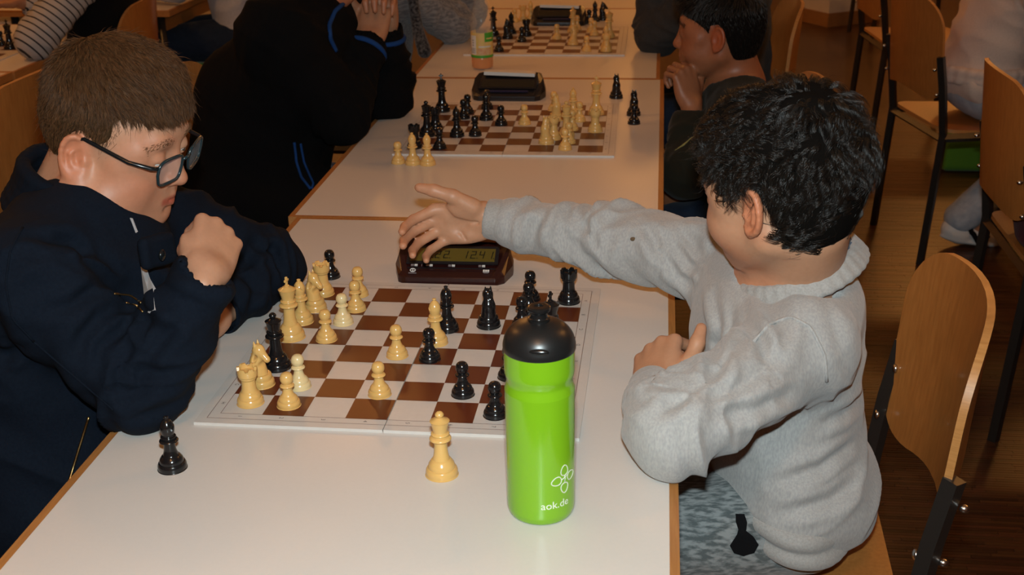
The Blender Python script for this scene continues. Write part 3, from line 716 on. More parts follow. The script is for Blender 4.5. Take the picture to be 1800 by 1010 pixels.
band('label_print_line', .090, .0935, jv + .42, jv + 1.1, .0329, M['lab_yellow'])
cp = smooth_prof([(.0146, .222), (.0150, .223), (.0150, .238), (.0140, .2405), (.0140, .2405), (0, .2408)], 3)
new_obj('bottle_cap', lathe('bottle_cap', cp, 28), M['lab_green'], jb)

# ------------------------------------------------------------------ people
def skin_mat(name, base, spec=0.38):
    m = pm(name, base, rough=0.46, spec=spec, sss=0.12, attr='Col', noise=(180, (0.93, 0.90, 0.88), 0.25), bump=(420, 0.10, 0.0006))
    return m
M['skin'] = skin_mat('skin', (0.5, 0.27, 0.17))
M['eye'] = pm('eyeball', (0.62, 0.58, 0.54), rough=0.12, spec=0.6)
M['iris'] = pm('iris', (0.05, 0.03, 0.02), rough=0.1, spec=0.6)
def cloth(name, c, c2=None, sc=700, con=0.2, stretch=(1, 1, 1), bump=(1500, 0.25, 0.0008), rough=0.9, sheen=0.25):
    return pm(name, c, rough=rough, spec=0.12, sheen=sheen, noise=(sc, c2 or tuple(q * .8 for q in c), con), bump=bump, stretch=stretch)
M['navy'] = cloth('navy_twill', (0.0046, 0.0086, 0.0165), (0.0031, 0.0058, 0.0120), 300, sheen=.0)
M['navy_rib'] = cloth('navy_collar', (0.0040, 0.0073, 0.0140), (0.0028, 0.0050, 0.0100), 300, sheen=.0)
M['grey_marl'] = cloth('grey_marl_jersey', (0.400, 0.390, 0.375), (0.325, 0.320, 0.315), 420, 0.14, (1, 1, .35))
M['grey_rib'] = cloth('grey_marl_rib', (0.385, 0.370, 0.352), (0.300, 0.290, 0.275), 380, 0.2)
M['melange'] = cloth('dark_grey_melange', (0.085, 0.098, 0.100), (0.23, 0.245, 0.245), 300, 0.10, (.22, 1, .5))
M['black_fleece'] = cloth('black_fleece', (0.0032, 0.0032, 0.0036), (0.0022, 0.0022, 0.0026), 300, rough=1.0, sheen=0.0)
M['blue_trim'] = cloth('blue_trim', (0.010, 0.045, 0.17), sheen=0.0)
M['heather'] = cloth('heather_jersey', (0.22, 0.215, 0.215), (0.115, 0.115, 0.125), 90, 0.12, (.35, 1.6, 1.6))
M['olive'] = cloth('dark_olive_cotton', (0.013, 0.0125, 0.008), sheen=0.05)
M['charcoal'] = cloth('charcoal_knit', (0.040, 0.038, 0.037), (0.028, 0.027, 0.027), 400, sheen=0.05)
M['beige'] = cloth('beige_sweatshirt', (0.66, 0.53, 0.46), (0.60, 0.48, 0.41), 200, sheen=0.1)
M['light_denim'] = cloth('light_denim', (0.42, 0.44, 0.48), (0.26, 0.30, 0.36), 40, 0.25, sheen=0.05)
M['denim'] = cloth('dark_denim', (0.014, 0.024, 0.046), (0.009, 0.016, 0.032), 60, 0.25, sheen=0.05)
M['acid_denim'] = cloth('mottled_denim', (0.020, 0.035, 0.070), (0.12, 0.13, 0.16), 90, 0.10, sheen=0.05)
M['white_tee'] = cloth('white_shirt', (0.42, 0.41, 0.42), (0.36, 0.35, 0.36), 100)
M['grey_top'] = cloth('grey_top', (0.16, 0.155, 0.15), sheen=0.05)
M['maroon'] = cloth('maroon_jacket', (0.085, 0.008, 0.012), sheen=0.05)
M['red'] = cloth('red_cotton', (0.25, 0.010, 0.012), sheen=0.05)
M['black_cloth'] = cloth('black_cloth', (0.004, 0.004, 0.005), sheen=0.02)
M['dark_pattern'] = cloth('dark_patterned_cloth', (0.010, 0.011, 0.014), (0.09, 0.09, 0.095), 120, 0.12)
M['white_shoe'] = pm('white_leather', (.62, .60, .58), rough=.5)
M['brass'] = pm('brass_zip', (0.30, 0.20, 0.08), rough=0.35, metal=1.0)
M['frame_dark'] = pm('glasses_frame_dark', (0.006, 0.009, 0.011), rough=0.2, spec=0.6)
M['frame_teal'] = pm('glasses_frame_teal', (0.010, 0.028, 0.036), rough=0.22, spec=0.6)
M['lens'] = pm('glasses_lens', (.6, .65, .7), rough=0.02, spec=0.6, alpha=.10)
M['stripes'] = pm('striped_jersey', (0.36, 0.34, 0.33), rough=0.9)

def head_solid(fat=1.0, look=0.0, open_lid=0.3):
    """head in its own frame: x forward, y left, z up, origin between the ears; chin to crown 0.215"""
    S = Solid()
    S.ell((-.008, 0, .033), (.083, .0735, .080), None, .02)
    S.ell((.022, 0, .012), (.060, .063, .078), None, .03)
    S.ell((.030, 0, -.040), (.052, .055 * fat, .050), None, .03)
    for y in (-1, 1):
        S.cone((-.008, y * .050, -.045), (.052, y * .022, -.088), .022, .016, .03)
        S.ball((.050, y * .036 * fat, -.036), .027 * fat, .025)
        S.cone((.060, y * .046, .012), (.040, y * .058, -.004), .013, .012, .02)
    S.ell((.073, 0, -.087), (.0165, .020, .0145), None, .018)
    S.ell((.072, 0, -.055), (.021, .027, .024), None, .018)
    S.cone((.074, -.028, .030), (.074, .028, .030), .0135, .0135, .015)
    for y in (-1, 1):
        S.ell((.096, y * .0315, .0065), (.016, .0175, .0125), None, .012, -1)        # eye socket
        S.ball((.0725, y * .0315, .005), .0160, .004)                               # lids over the eyeball
    S.cone((.083, 0, .016), (.0995, 0, -.025), .0062, .0088, .012)                  # nose bridge and tip
    S.ball((.0990, 0, -.0262), .0096, .006)
    for y in (-1, 1):
        S.ell((.0910, y * .0115, -.0295), (.0090, .0062, .0068), None, .005); S.ball((.0955, y * .0062, -.0370), .0028, .002, -1)
    S.cone((.0905, 0, -.040), (.0890, 0, -.049), .0035, .0030, .006)
    for y in (-1, 1):
        S.cone((.0895, 0, -.0530), (.0800, y * .0205, -.0590), .0058, .0030, .005)
        S.cone((.0880, 0, -.0655), (.0790, y * .0185, -.0605), .0066, .0032, .006)
    S.chain([(.0795, -.0235, -.0598), (.0935, -.006, -.0592), (.0935, .006, -.0592), (.0795, .0235, -.0598)], [.0010, .0013, .0013, .0010], .0015, -1)
    S.cone((.0900, -.008, -.0740), (.0900, .008, -.0740), .0030, .0030, .010, -1)
    for y in (-1, 1):                                                              # eye opening
        S.ell((.0880, y * .0325, .0035 - .008 * (.3 - open_lid)), (.0100, .0145, .0034 * open_lid / .3), None, .0012, -1)
    for y in (-1, 1):                                                              # ears
        Re = frame((.92, y * -.40, .12), (-.12, 0, 1)); c = A3(-.010, y * .0800, -.004)
        S.ell(c, (.0185, .0060, .030), Re, .006)
        S.ell(c + A3(.001, y * .0062, .001), (.0125, .0050, .0215), Re, .003, -1)
        rim = []
        for q in np.linspace(-2.3, 2.05, 13):
            rim.append(c + Re @ A3(-.0165 * math.cos(q) , y * .0042, .0275 * math.sin(q) * (1.0 if math.sin(q) > 0 else .9)))
        S.chain(rim, [.0026] + [.0035] * 11 + [.003], .002)
        S.chain([c + Re @ A3(*q) for q in ((.004, y * .002, .012), (-.005, y * .003, .004), (-.004, y * .003, -.010), (.003, y * .003, -.016))], [.0020, .0028, .0028, .0026], .003)
        S.ell(c + Re @ A3(.005, y * .001, -.0265), (.0070, .0045, .0080), Re, .004)
        S.ball(c + Re @ A3(.0125, y * .0030, -.006), .0042, .003)
    return S
def head_colour(X, base, lip=(.78, .42, .40), blush=.22):
    """skin tints in the head's own frame: lips, cheeks, ears, nose"""
    c = np.tile(np.asarray(base, float), (len(X), 1))
    def mixin(w, k): c[:] = c * (1 - w[:, None]) + c * np.asarray(k) * w[:, None]
    ay = np.abs(X[:, 1])
    mixin(blush * np.exp(-(((X[:, 0] - .055) / .03) ** 2 + ((ay - .045) / .025) ** 2 + ((X[:, 2] + .035) / .026) ** 2)) * 2.2, (1.0, .72, .66))
    mixin(np.exp(-(((X[:, 0] + .012) / .024) ** 4 + ((X[:, 2] + .004) / .04) ** 4)) * ss(ay, .066, .076) * .85, (1.06, .70, .58))
    mixin(np.exp(-(((X[:, 0] - .104) / .014) ** 2 + (ay / .014) ** 2 + ((X[:, 2] + .03) / .014) ** 2)) * .4, (1.05, .80, .75))
    lw = np.exp(-((X[:, 2] + .0595) / (.0085 * (1.05 - ay / .030 * .6).clip(.2))) ** 4) * (1 - ss(ay, .0185, .024)) * ss(X[:, 0], .076, .082)
    mixin(lw, lip)
    return c
def hand_solid(side, curl, spread=.09, dev=0.0, thumb=((.026, .030, .010), (.055, .052, .014), (.082, .066, .016), (.105, .074, .017))):
    """hand in its own frame: x along the palm, y towards the thumb, z out of the palm; adult size 0.19"""
    S = Solid()
    K = [A3(.094, .029, .0), A3(.098, .0085, -.002), A3(.0925, -.0115, -.001), A3(.083, -.030, .002)]
    LN = [(.044, .026, .021), (.049, .030, .022), (.045, .028, .022), (.036, .021, .020)]
    RD = [(.0098, .0088, .0080, .0068), (.0100, .0090, .0082, .0070), (.0095, .0086, .0078, .0066), (.0085, .0076, .0070, .0060)]
    S.cone((-.020, 0, 0), (.012, 0, 0), .0225, .0220, .01)
    S.cone((.006, .008, .0), (.014, .012, .001), .018, .018, .01); S.cone((.006, -.008, 0), (.014, -.010, .001), .018, .018, .01)
    for i, kx in enumerate(K): S.cone((.010, .016 - .0105 * i, .001), kx, .0165, .0118 - .0006 * i, .010)
    S.ell((.052, .0, .004), (.040, .030, .0125), None, .010)
    S.ell((.042, .027, .010), (.032, .017, .0145), frame((.85, .5, .1), (0, 0, 1)), .010)          # thumb ball
    S.ell((.040, -.026, .008), (.034, .012, .013), None, .010)
    S.ell((.058, .0, .0185), (.020, .012, .006), None, .008, -1)
    for cr in ([(.086, -.034, .0165), (.078, -.012, .0165), (.084, .012, .0165), (.096, .022, .014)], [(.074, .034, .018), (.066, .012, .0165), (.054, -.012, .0165), (.046, -.026, .0185)], [(.074, .034, .018), (.060, .014, .0175), (.040, .006, .0190), (.020, .004, .0200)]):
        S.chain([A3(*q) for q in cr], [.0026] * 4, .0035, -1)
    for i, kx in enumerate(K):
        c3 = curl[i] if not np.isscalar(curl) else (curl, curl, curl * .8)
        a = 0.0; sp = spread * (1.5 - i) - dev; p = kx; pts = [p]
        for j in range(3):
            a += c3[j]; d = A3(math.cos(a) * math.cos(sp), math.cos(a) * math.sin(sp), math.sin(a)); p = p + d * LN[i][j]; pts.append(p)
        S.chain(pts, RD[i], .0035)
    tp = [A3(*q) for q in thumb]; S.chain(tp, [.0165, .0122, .0108, .0084], .006)
    S.tips = None
    if side < 0:                                   # mirror for the other hand: y flips
        for q in range(len(S.ops)):
            ty, p, k, sg, c, r = S.ops[q]; f = A3(1, 1, 1)
    return S
def hand_frame(X, Z):
    """x along the palm, z out of the palm; right hand: y = x cross z points to the thumb"""
    X = nrm(X); Z = nrm(np.asarray(Z) - X * (np.asarray(Z) @ X)); return X, Z
def hand_mat(X, Z, side):
    X, Z = hand_frame(X, Z); Y = np.cross(X, Z) if side == 'r' else np.cross(Z, X)
    return np.stack([X, Y, Z], 1)

def strands(name, roots, dirs, length, rad, mat, parent, npt=8, gravity=0.0, curl=0.0, wave=.03, surf=None, noise_amp=.1, taper=.15, locks=0, conv=.7, stray=.06):
    """hair as real strands; roots (n,3), growth directions dirs (n,3), length (n,). With locks > 0 the strands gather into that many locks"""
    n = len(roots); own = np.arange(n); R0, D0, L0 = roots, dirs, length
    if locks:
        pick = np.random.choice(n, locks, replace=False); own = np.zeros(n, int)
        for q in range(0, n, 4000): own[q:q + 4000] = ((roots[q:q + 4000, None, :] - roots[pick][None]) ** 2).sum(2).argmin(1)
        R0, D0, L0 = roots[pick], dirs[pick], length[pick]
    m = len(R0); G = np.zeros((m, npt, 3)); G[:, 0] = R0; d = D0 / (np.linalg.norm(D0, axis=1)[:, None] + 1e-9); st = L0 / (npt - 1)
    ph = np.random.rand(m) * 2 * PI; wv = wave * (.75 + .5 * np.random.rand(m)); am = curl * (.6 + .8 * np.random.rand(m))
    c1 = np.cross(d, A3(.31, .77, .55)); c1 /= np.linalg.norm(c1, axis=1)[:, None] + 1e-9; c2 = np.cross(d, c1); base = R0.copy(); cur = d.copy()
    for i in range(1, npt):
        cur = cur + A3(0, 0, -gravity) + (np.random.rand(m, 3) - .5) * noise_amp
        if surf is not None: cur = surf(base, cur)
        cur /= np.linalg.norm(cur, axis=1)[:, None] + 1e-9; base = base + cur * st[:, None]; s_ = i * st; amp = am * ss(s_, 0, .018)
        G[:, i] = base + (np.cos(ph + s_ / wv * 2 * PI) * amp)[:, None] * c1 + (np.sin(ph + s_ / wv * 2 * PI) * amp)[:, None] * c2
    P_ = G
    if locks:
        tt = np.linspace(0, 1, npt)[None, :, None]; off = (roots - R0[own])[:, None, :]
        P_ = G[own] + off * (1 - conv * tt ** .8) + np.random.randn(n, 1, 3) * .0006 * tt
        k = (.75 + .5 * np.random.rand(n))[:, None, None]; P_ = roots[:, None, :] + (P_ - roots[:, None, :]) * k
        fly = np.random.rand(n) < stray; P_[fly] += np.random.randn(fly.sum(), 1, 3) * .006 * tt ** 1.5
    cu = bpy.data.hair_curves.new(name); cu.add_curves([npt] * n)
    cu.attributes['position'].data.foreach_set('vector', np.ascontiguousarray(P_).astype(np.float32).ravel())
    r = cu.attributes.get('radius') or cu.attributes.new('radius', 'FLOAT', 'POINT')
    rr = np.tile(rad * (1 - (1 - taper) * np.linspace(0, 1, npt) ** 2), n); r.data.foreach_set('value', rr.astype(np.float32))
    o = bpy.data.objects.new(name, cu); COL.objects.link(o); cu.materials.append(mat); o.parent = parent; return o
def hair_mat(name, c, c2, rough=.38, spec=.45):
    m = bpy.data.materials.new(name); m.use_nodes = True; N, L = nodes_of(m); b = N['Principled BSDF']
    hi = N.new('ShaderNodeHairInfo'); r = N.new('ShaderNodeValToRGB'); r.color_ramp.elements[0].color = (*c, 1); r.color_ramp.elements[1].color = (*c2, 1)
    L.new(hi.outputs['Random'], r.inputs[0]); L.new(r.outputs[0], b.inputs['Base Color'])
    b.inputs['Roughness'].default_value = rough; b.inputs['Specular IOR Level'].default_value = spec; return m
M['hair_brown'] = hair_mat('light_brown_hair', (0.018, 0.0074, 0.0027), (0.135, 0.060, 0.024), .5, .2)
M['hair_brown_base'] = pm('light_brown_hair_base', (0.032, 0.015, 0.006), rough=.95, spec=.05, noise=(200, (0.05, 0.03, 0.015), .2))
M['brow_brown'] = hair_mat('eyebrow_hair', (0.10, 0.045, 0.02), (0.20, 0.10, 0.05), .6, .1)
M['hair_black'] = hair_mat('dark_curly_hair', (0.0040, 0.0030, 0.0024), (0.0150, 0.0100, 0.0072), .33, .4)
M['hair_black_base'] = pm('dark_hair_base', (0.0045, 0.0036, 0.003), rough=1.0, spec=.05)
def sample_mesh(V, F, n, mask=None):
    tri = np.concatenate([F[:, [0, 1, 2]], F[:, [0, 2, 3]]]); a, b, c = V[tri[:, 0]], V[tri[:, 1]], V[tri[:, 2]]
    cr = np.cross(b - a, c - a); ar = np.linalg.norm(cr, axis=1)
    if mask is not None: ar = ar * mask((a + b + c) / 3)
    k = np.random.choice(len(tri), n, p=ar / ar.sum()); u = np.random.rand(n, 2); fl_ = u.sum(1) > 1; u[fl_] = 1 - u[fl_]
    p = a[k] + u[:, :1] * (b[k] - a[k]) + u[:, 1:] * (c[k] - a[k]); nn = cr[k] / (np.linalg.norm(cr[k], axis=1)[:, None] + 1e-12)
    return p, nn
def person(label):
    t = thing('person', label, 'person', (0, 0, 0)); return t
def eyes(parent, R, t, sc, gaze=(1, 0, -.25)):
    g = nrm(gaze)
    for y in (-1, 1):
        c = A3(.0725, y * .0315, .005); V = []
        bm = bmesh.new(); bmesh.ops.create_uvsphere(bm, u_segments=20, v_segments=12, radius=.0143 * sc)
        o = bm_obj('eyeball', bm, M['eye'], parent, smooth=True); o.location = R @ (c * sc) + t
        bm = bmesh.new(); bmesh.ops.create_uvsphere(bm, u_segments=16, v_segments=10, radius=.0072 * sc)
        q = bm_obj('iris', bm, M['iris'], o, smooth=True); q.location = R @ (g * .0086 * sc)
def brow(parent, R, t, sc, mat, n=260):
    for y in (-1, 1):
        u = np.random.rand(n); x = .0905 - .020 * u ** 1.7; yy = y * (.013 + .036 * u); z = .0275 + .006 * np.sin(u * 2.4) - .004 * u + (np.random.rand(n) - .5) * .0055 * (1 - .6 * u)
        rt = np.stack([x, yy, z], 1); dr = np.stack([-.25 * np.ones(n), y * 1.0 * np.ones(n), .25 - .5 * u], 1)
        strands('eyebrow', rt * sc @ R.T + t, dr @ R.T, np.full(n, .008), .00022, mat, parent, 4)

# ------------------------------------------------------------------ chairs: plywood seat and back on a black square-tube frame
def ply_sheet(name, grid, th, mats, parent):
    """grid (nu,nv,3) of mid-surface points -> closed sheet of thickness th; the rim takes the second material"""
    nu, nv = grid.shape[:2]; du = np.gradient(grid, axis=0); dv = np.gradient(grid, axis=1); n = np.cross(du, dv); n /= np.linalg.norm(n, axis=2)[..., None]
    A = (grid + n * th / 2).reshape(-1, 3); B = (grid - n * th / 2).reshape(-1, 3); N_ = nu * nv; F = []; rim = []
    I = lambda i, j: i * nv + j
    for i in range(nu - 1):
        for j in range(nv - 1):
            F.append((I(i, j), I(i + 1, j), I(i + 1, j + 1), I(i, j + 1))); F.append((N_ + I(i, j), N_ + I(i, j + 1), N_ + I(i + 1, j + 1), N_ + I(i + 1, j)))
    ring = [(i, 0) for i in range(nu)] + [(nu - 1, j) for j in range(1, nv)] + [(i, nv - 1) for i in range(nu - 2, -1, -1)] + [(0, j) for j in range(nv - 2, 0, -1)]
    for q in range(len(ring)):
        a, b = I(*ring[q]), I(*ring[(q + 1) % len(ring)]); rim.append((b, a, N_ + a, N_ + b))
    me = np_mesh(name, np.concatenate([A, B]), np.array(F + rim)); o = new_obj(name, me, list(mats), parent)
    mi = np.zeros(len(me.polygons), np.int32); mi[len(F):] = 1; me.polygons.foreach_set('material_index', mi); me.set_sharp_from_angle(angle=math.radians(50)); return o
def rounded_grid(nu, nv, w, h, rad, fn):
    """square grid pressed into a rounded rectangle w x h, then shaped by fn(u, v) -> xyz"""
    g = np.zeros((nu, nv, 3))
    for i in range(nu):
        for j in range(nv):
            a, b = 2 * i / (nu - 1) - 1, 2 * j / (nv - 1) - 1
            a, b = math.copysign(abs(a) ** .8, a), math.copysign(abs(b) ** .8, b)
            u, v = a * w / 2, b * h / 2
            ex = max(0, abs(u) - (w / 2 - rad)); ey = max(0, abs(v) - (h / 2 - rad)); d = math.hypot(ex, ey)
            if ex > 0 and ey > 0:
                m_ = max(ex, ey); u -= math.copysign(ex - ex * m_ / d, u); v -= math.copysign(ey - ey * m_ / d, v)
            g[i, j] = fn(u, v)
    return g
def make_chair(label, x, y, rz, grp='plywood school chairs'):
    """seat faces local +x; origin on the floor under the middle of the seat"""
    t = thing('school_chair', label, 'chair', (x, y, 0), rz, grp)
    seat = rounded_grid(17, 17, .40, .41, .06, lambda u, v: (u + .0, v, .455 - .010 * math.cos(min(1, abs(u) / .2) * PI / 2) * 1.0 - max(0, u - .13) ** 2 * 2.2))
    ply_sheet('seat', seat, .011, (M['ply'], M['ply_edge']), t)
    def bk(u, v):                               # u across, v up
        return (-.215 - .10 * (v + .19) * .55 - .055 * (1 - (u / .205) ** 2) + .0, u, .685 + v - .11 * max(0, 1 - (u / .205) ** 2) ** 1.0 * max(0, -v / .19) * -.6)
    def bk2(u, v):
        s_ = 1 - (u / .205) ** 2
        return (-.212 - .13 * (v + .15) * .6 - .050 * s_, u, .690 + v + .022 * s_ * (1 if v > 0 else 0) + (.045 * s_ * (-v / .165) if v < 0 else 0))
    ply_sheet('backrest', rounded_grid(19, 17, .41, .33, .085, bk2), .010, (M['ply'], M['ply_edge']), t)
    q = .0125
    for sy in (-1, 1):
        yy = sy * .205
        def sq(name, pts, r=q):
            V, F = tube_data(pts, r * 1.18, 4); return new_obj(name, np_mesh(name, V, F, False), M['black_steel'], t)
        sq('rear_post', [(-.225, yy, 0.0), (-.195, yy, .44), (-.215, yy, .60), (-.232, yy, .695)])
        sq('leg', [(.19, yy, 0.0), (.175, yy, .435)])
        sq('side_rail', [(-.195, yy, .432), (.175, yy, .432)])
        for z in (.575, .655):
            bm = bmesh.new(); bmesh.ops.create_uvsphere(bm, u_segments=10, v_segments=6, radius=.0075); o = bm_obj('bolt', bm, M['chrome'], t, smooth=True)
            o.location = (-.200 - (z - .575) * .25, yy * .93, z); o.scale = (.6, 1, 1)
            bm = bmesh.new(); bmesh.ops.create_uvsphere(bm, u_segments=10, v_segments=6, radius=.007); o = bm_obj('bolt', bm, M['chrome'], t, smooth=True); o.location = (-.232 - (z - .575) * .2, yy * 1.0, z); o.scale = (1, .8, .8)
    for xx in (-.195, .175):
        V, F = tube_data([(xx, -.205, .425), (xx, .205, .425)], q, 4); new_obj('cross_rail', np_mesh('cross_rail', V, F, False), M['black_steel'], t)
    return t
make_chair('plywood chair under the boy in the grey sweatshirt', .698, .205, PI - .03)
make_chair('plywood chair under the boy in the navy jacket', -.46, .12, .02)
make_chair('plywood chair under the person in the black blue-trimmed jacket', -.365, 1.50, .0)
make_chair('empty plywood chair behind the head of the boy with glasses', -1.24, 1.47, PI - .05)
make_chair('plywood chair behind the person with striped sleeves', -1.44, 2.62, PI + .1)
make_chair('plywood chair holding the green cushion, under person in jeans', -1.20, 3.52, PI)
make_chair('plywood chair under the boy in the olive shirt', .635, 1.42, PI)
make_chair('plywood chair behind the person in the charcoal jumper', .70, 2.54, PI + .05)
make_chair('plywood chair under the person in the striped grey knit', -.42, 2.58, .0)
make_chair('plywood chair under the person in the beige sweatshirt', 1.612, 2.84, .22)
make_chair('plywood chair under the person in grey and red, at frame edge', 1.610, 1.585, .0)
make_chair('plywood chair beyond the beige sweatshirt, nearest the white pillar', 1.70, 4.30, .1)
make_chair('plywood chair far back beside the white pillar', 2.05, 6.75, .2)
cu = Solid().rbox((0, 0, .022), (.18, .18, .022), .02)
o = solid_obj('seat_cushion', cu, .006, cloth('green_cushion', (.03, .16, .015)), None); o.location = (-1.20, 3.52, .4615); tag(o, 'green seat cushion on a chair, under the person in dark jeans', 'cushion')

# ------------------------------------------------------------------ figures
RH = [(-.13, -.07, -.035, -.022, -.008, .008, .014, .030, .042, .055, .095), (-.070, -.062, -.035, .022, .030, .022, .000, .004, .018, .050, .057)]
CH = [(-.13, -.08, -.04, -.026, -.012, .008, .012, .030, .038, .060, .10), (-.088, -.086, -.060, .0, .030, .028, -.016, -.014, .012, .034, .036)]
def hair_solid(kind):
    S = Solid()
    if kind == 'curly':
        S.ell((-.014, 0, .042), (.090, .080, .078), None, .02); S.ell((.030, 0, .074), (.060, .068, .040), None, .03); S.ell((-.040, 0, .0), (.058, .072, .078), None, .03)
        r_ = np.random.RandomState(11)
        for _ in range(60):
            d = r_.randn(3); d[2] = abs(d[2]) * .9 + .0 if r_.rand() < .7 else d[2]; d /= np.linalg.norm(d)
            S.ball(A3(-.014, 0, .044) + d * A3(.081, .070, .070), .013 + .006 * r_.rand(), .014)
    elif kind == 'short':
        S.ell((-.008, 0, .042), (.0855, .0748, .093), None, .02); S.ell((.018, 0, .097), (.056, .056, .036), None, .03); S.ell((-.034, 0, .02), (.058, .067, .066), None, .03); S.ell((.060, 0, .072), (.024, .050, .018), None, .015); S.ell((.014, 0, .030), (.046, .0742, .046), None, .01)
    else:
        S.ell((-.014, 0, .042), (.096, .082, .086), None, .02); S.ell((.030, 0, .085), (.062, .064, .038), None, .03); S.ell((-.04, 0, .0), (.066, .073, .080), None, .03)
    return S
def make_person(label, head, J, skin=(.50, .27, .17), h=.0045, top=None, legs=None, hands=None, hair='plain', hair_mats=('hair_black', 'hair_black_base'), nh=0, s=.86, lip=(.78, .42, .40), top_h=None, blush=.22, fat=1.0, lid=.3, legr=1.0, shr=.044, shoes='black_cloth', depth=1.0, trap=.040):
    """one figure from its joints; the body is one skin surface, hair and clothes are children. s: limb thickness"""
    root = person(label); R = frame(head['F'], head['U']); t = A3(*head['t']); sc = head.get('sc', .97)
    J = {k: A3(*v) for k, v in J.items()}
    up = nrm(J['neck'] - J['pelvis']); lf = nrm(J['sh_l'] - J['sh_r']); fw = nrm(np.cross(lf, up)); lf = np.cross(up, fw); Rt = np.stack([fw, lf, up], 1)
    wd = np.linalg.norm(J['sh_l'] - J['sh_r']); mid = (J['sh_l'] + J['sh_r']) / 2
    def torso(S, pad, low=True):
        L_ = np.linalg.norm(mid - J['pelvis']); dp = depth
        S.cone(J['sh_r'], J['sh_l'], shr * s / .86 + pad, shr * s / .86 + pad, .04)
        S.ell(mid - up * L_ * .22 + fw * .01, (.092 * dp * s / .86 + pad, wd * .50 + pad, L_ * .42), Rt, .05)
        S.ell(mid - up * L_ * .62 + fw * .005, (.095 * dp * s / .86 + pad, wd * .46 + pad, L_ * .40), Rt, .05)
        if low: S.ell(J['pelvis'] + up * .03, (.10 * dp * s / .86 + pad, wd * .50 + pad, .10), Rt, .05)
        for q in 'rl': S.cone(J['neck'] - up * .0 , J['sh_' + q], trap * s / .86 + pad, .046 * s / .86 + pad, .03)
        return S
    # skin body
    B = Solid(); B.add(head_solid(fat, 0, lid), R, t, sc)
    nk = t + R @ A3(-.030, 0, -.045) * sc
    B.cone(nk, J['neck'], .052 * sc, .056 * s / .86, .022); torso(B, -.004)
    for q in 'rl':
        B.cone(J['sh_' + q], J['el_' + q], .042 * s, .037 * s, .02); B.cone(J['el_' + q], J['wr_' + q], .038 * s, .026 * s, .012)
        B.cone(J['hip_' + q], J['kn_' + q], .078 * s * legr, .055 * s, .03); B.cone(J['kn_' + q], J['an_' + q], .053 * s, .036 * s, .02)
        X, Z, cu_, th = hands[q][:4] if hands and q in hands else ((0, 0, 0), (0, 0, -1), .5, None)
        if np.linalg.norm(X) < 1e-6: X = J['wr_' + q] - J['el_' + q]
        dv = hands[q][4] if hands and q in hands and len(hands[q]) > 4 else 0.0
        Hs = hand_solid(1, cu_, .09 if not dv else .03, dv, *([th] if th is not None else []))
        B.add(Hs, hand_mat(X, Z, q), J['wr_' + q], s * .98)
        ft = nrm((J['an_' + q] - J['hip_' + q]) * A3(1, 1, 0) + fw * .2); B.cone(J['an_' + q], J['an_' + q] + ft * .13 - A3(0, 0, .035), .034 * s, .026 * s, .02)
    hc = lambda V: head_colour((V - t) @ R / sc, skin, lip, blush)
    def bodycol(V):
        c = np.tile(np.asarray(skin, float), (len(V), 1)); m = ((V - t) ** 2).sum(1) < (.17 * sc) ** 2; c[m] = hc(V[m])
        for q in 'rl':
            d = np.linalg.norm(V - J['wr_' + q], axis=1); w = ss(d, .07, .15) * (1 - ss(d, .2, .22)) * .55; c *= 1 - w[:, None] * (1 - A3(1.03, .80, .72)); c *= (1 - .10 * vnoise(V * 70)[:, None] * (d < .2)[:, None])
        return c
    V, F = B.mesh(h); V = relax(V, F, 1); me = np_mesh('body', V, F); set_col(me, bodycol(V)); body = new_obj('body', me, M['skin'], root)
    loc = (V - t) @ R / sc
    eyes(root, R, t, sc, head.get('gaze', (1, 0, -.3)))
    hm, hb = M[hair_mats[0]], M[hair_mats[1]]
    NV = vnormals(V, F)
    bm_ = (np.abs(np.abs(loc[:, 1]) - .033) < .020) & (np.abs(loc[:, 2] - (.0285 + .004 * np.cos((np.abs(loc[:, 1]) - .03) * 90) - .25 * (np.abs(loc[:, 1]) - .035).clip(0))) < .0042) & (loc[:, 0] > .05)
    if bm_.sum() > 20:
        ix = np.random.choice(np.nonzero(bm_)[0], (350 if hair == 'short' else 900) if nh else 200); dl = np.stack([-.1 - 0 * loc[ix, 1], np.sign(loc[ix, 1]) * 1.0, .25 - 6 * (np.abs(loc[ix, 1]) - .025)], 1)
        strands('eyebrow', V[ix] + NV[ix] * .0002 + np.cross(NV[ix], np.random.randn(len(ix), 3)) * .0011, dl @ R.T + NV[ix] * .25, np.full(len(ix), .0065), .00014, M['brow_brown'] if hair == 'short' else hm, root, 4)
    # hair
    kn = dict(curly=CH, short=RH, plain=CH)[hair]
    cutf = lambda P_: (lambda q: np.maximum((np.interp(q[..., 0], kn[0], kn[1]) - q[..., 2]) * .55 * sc, -.2))((P_ - t) @ R / sc)
    HS = Solid().add(hair_solid(hair), R, t, sc)
    Vh, Fh = largest(*HS.mesh(.0030 if nh else .006, cutf)); Vh = relax(Vh, Fh, 1)
    hr = new_obj('hair', np_mesh('hair', Vh, Fh), hb, root)
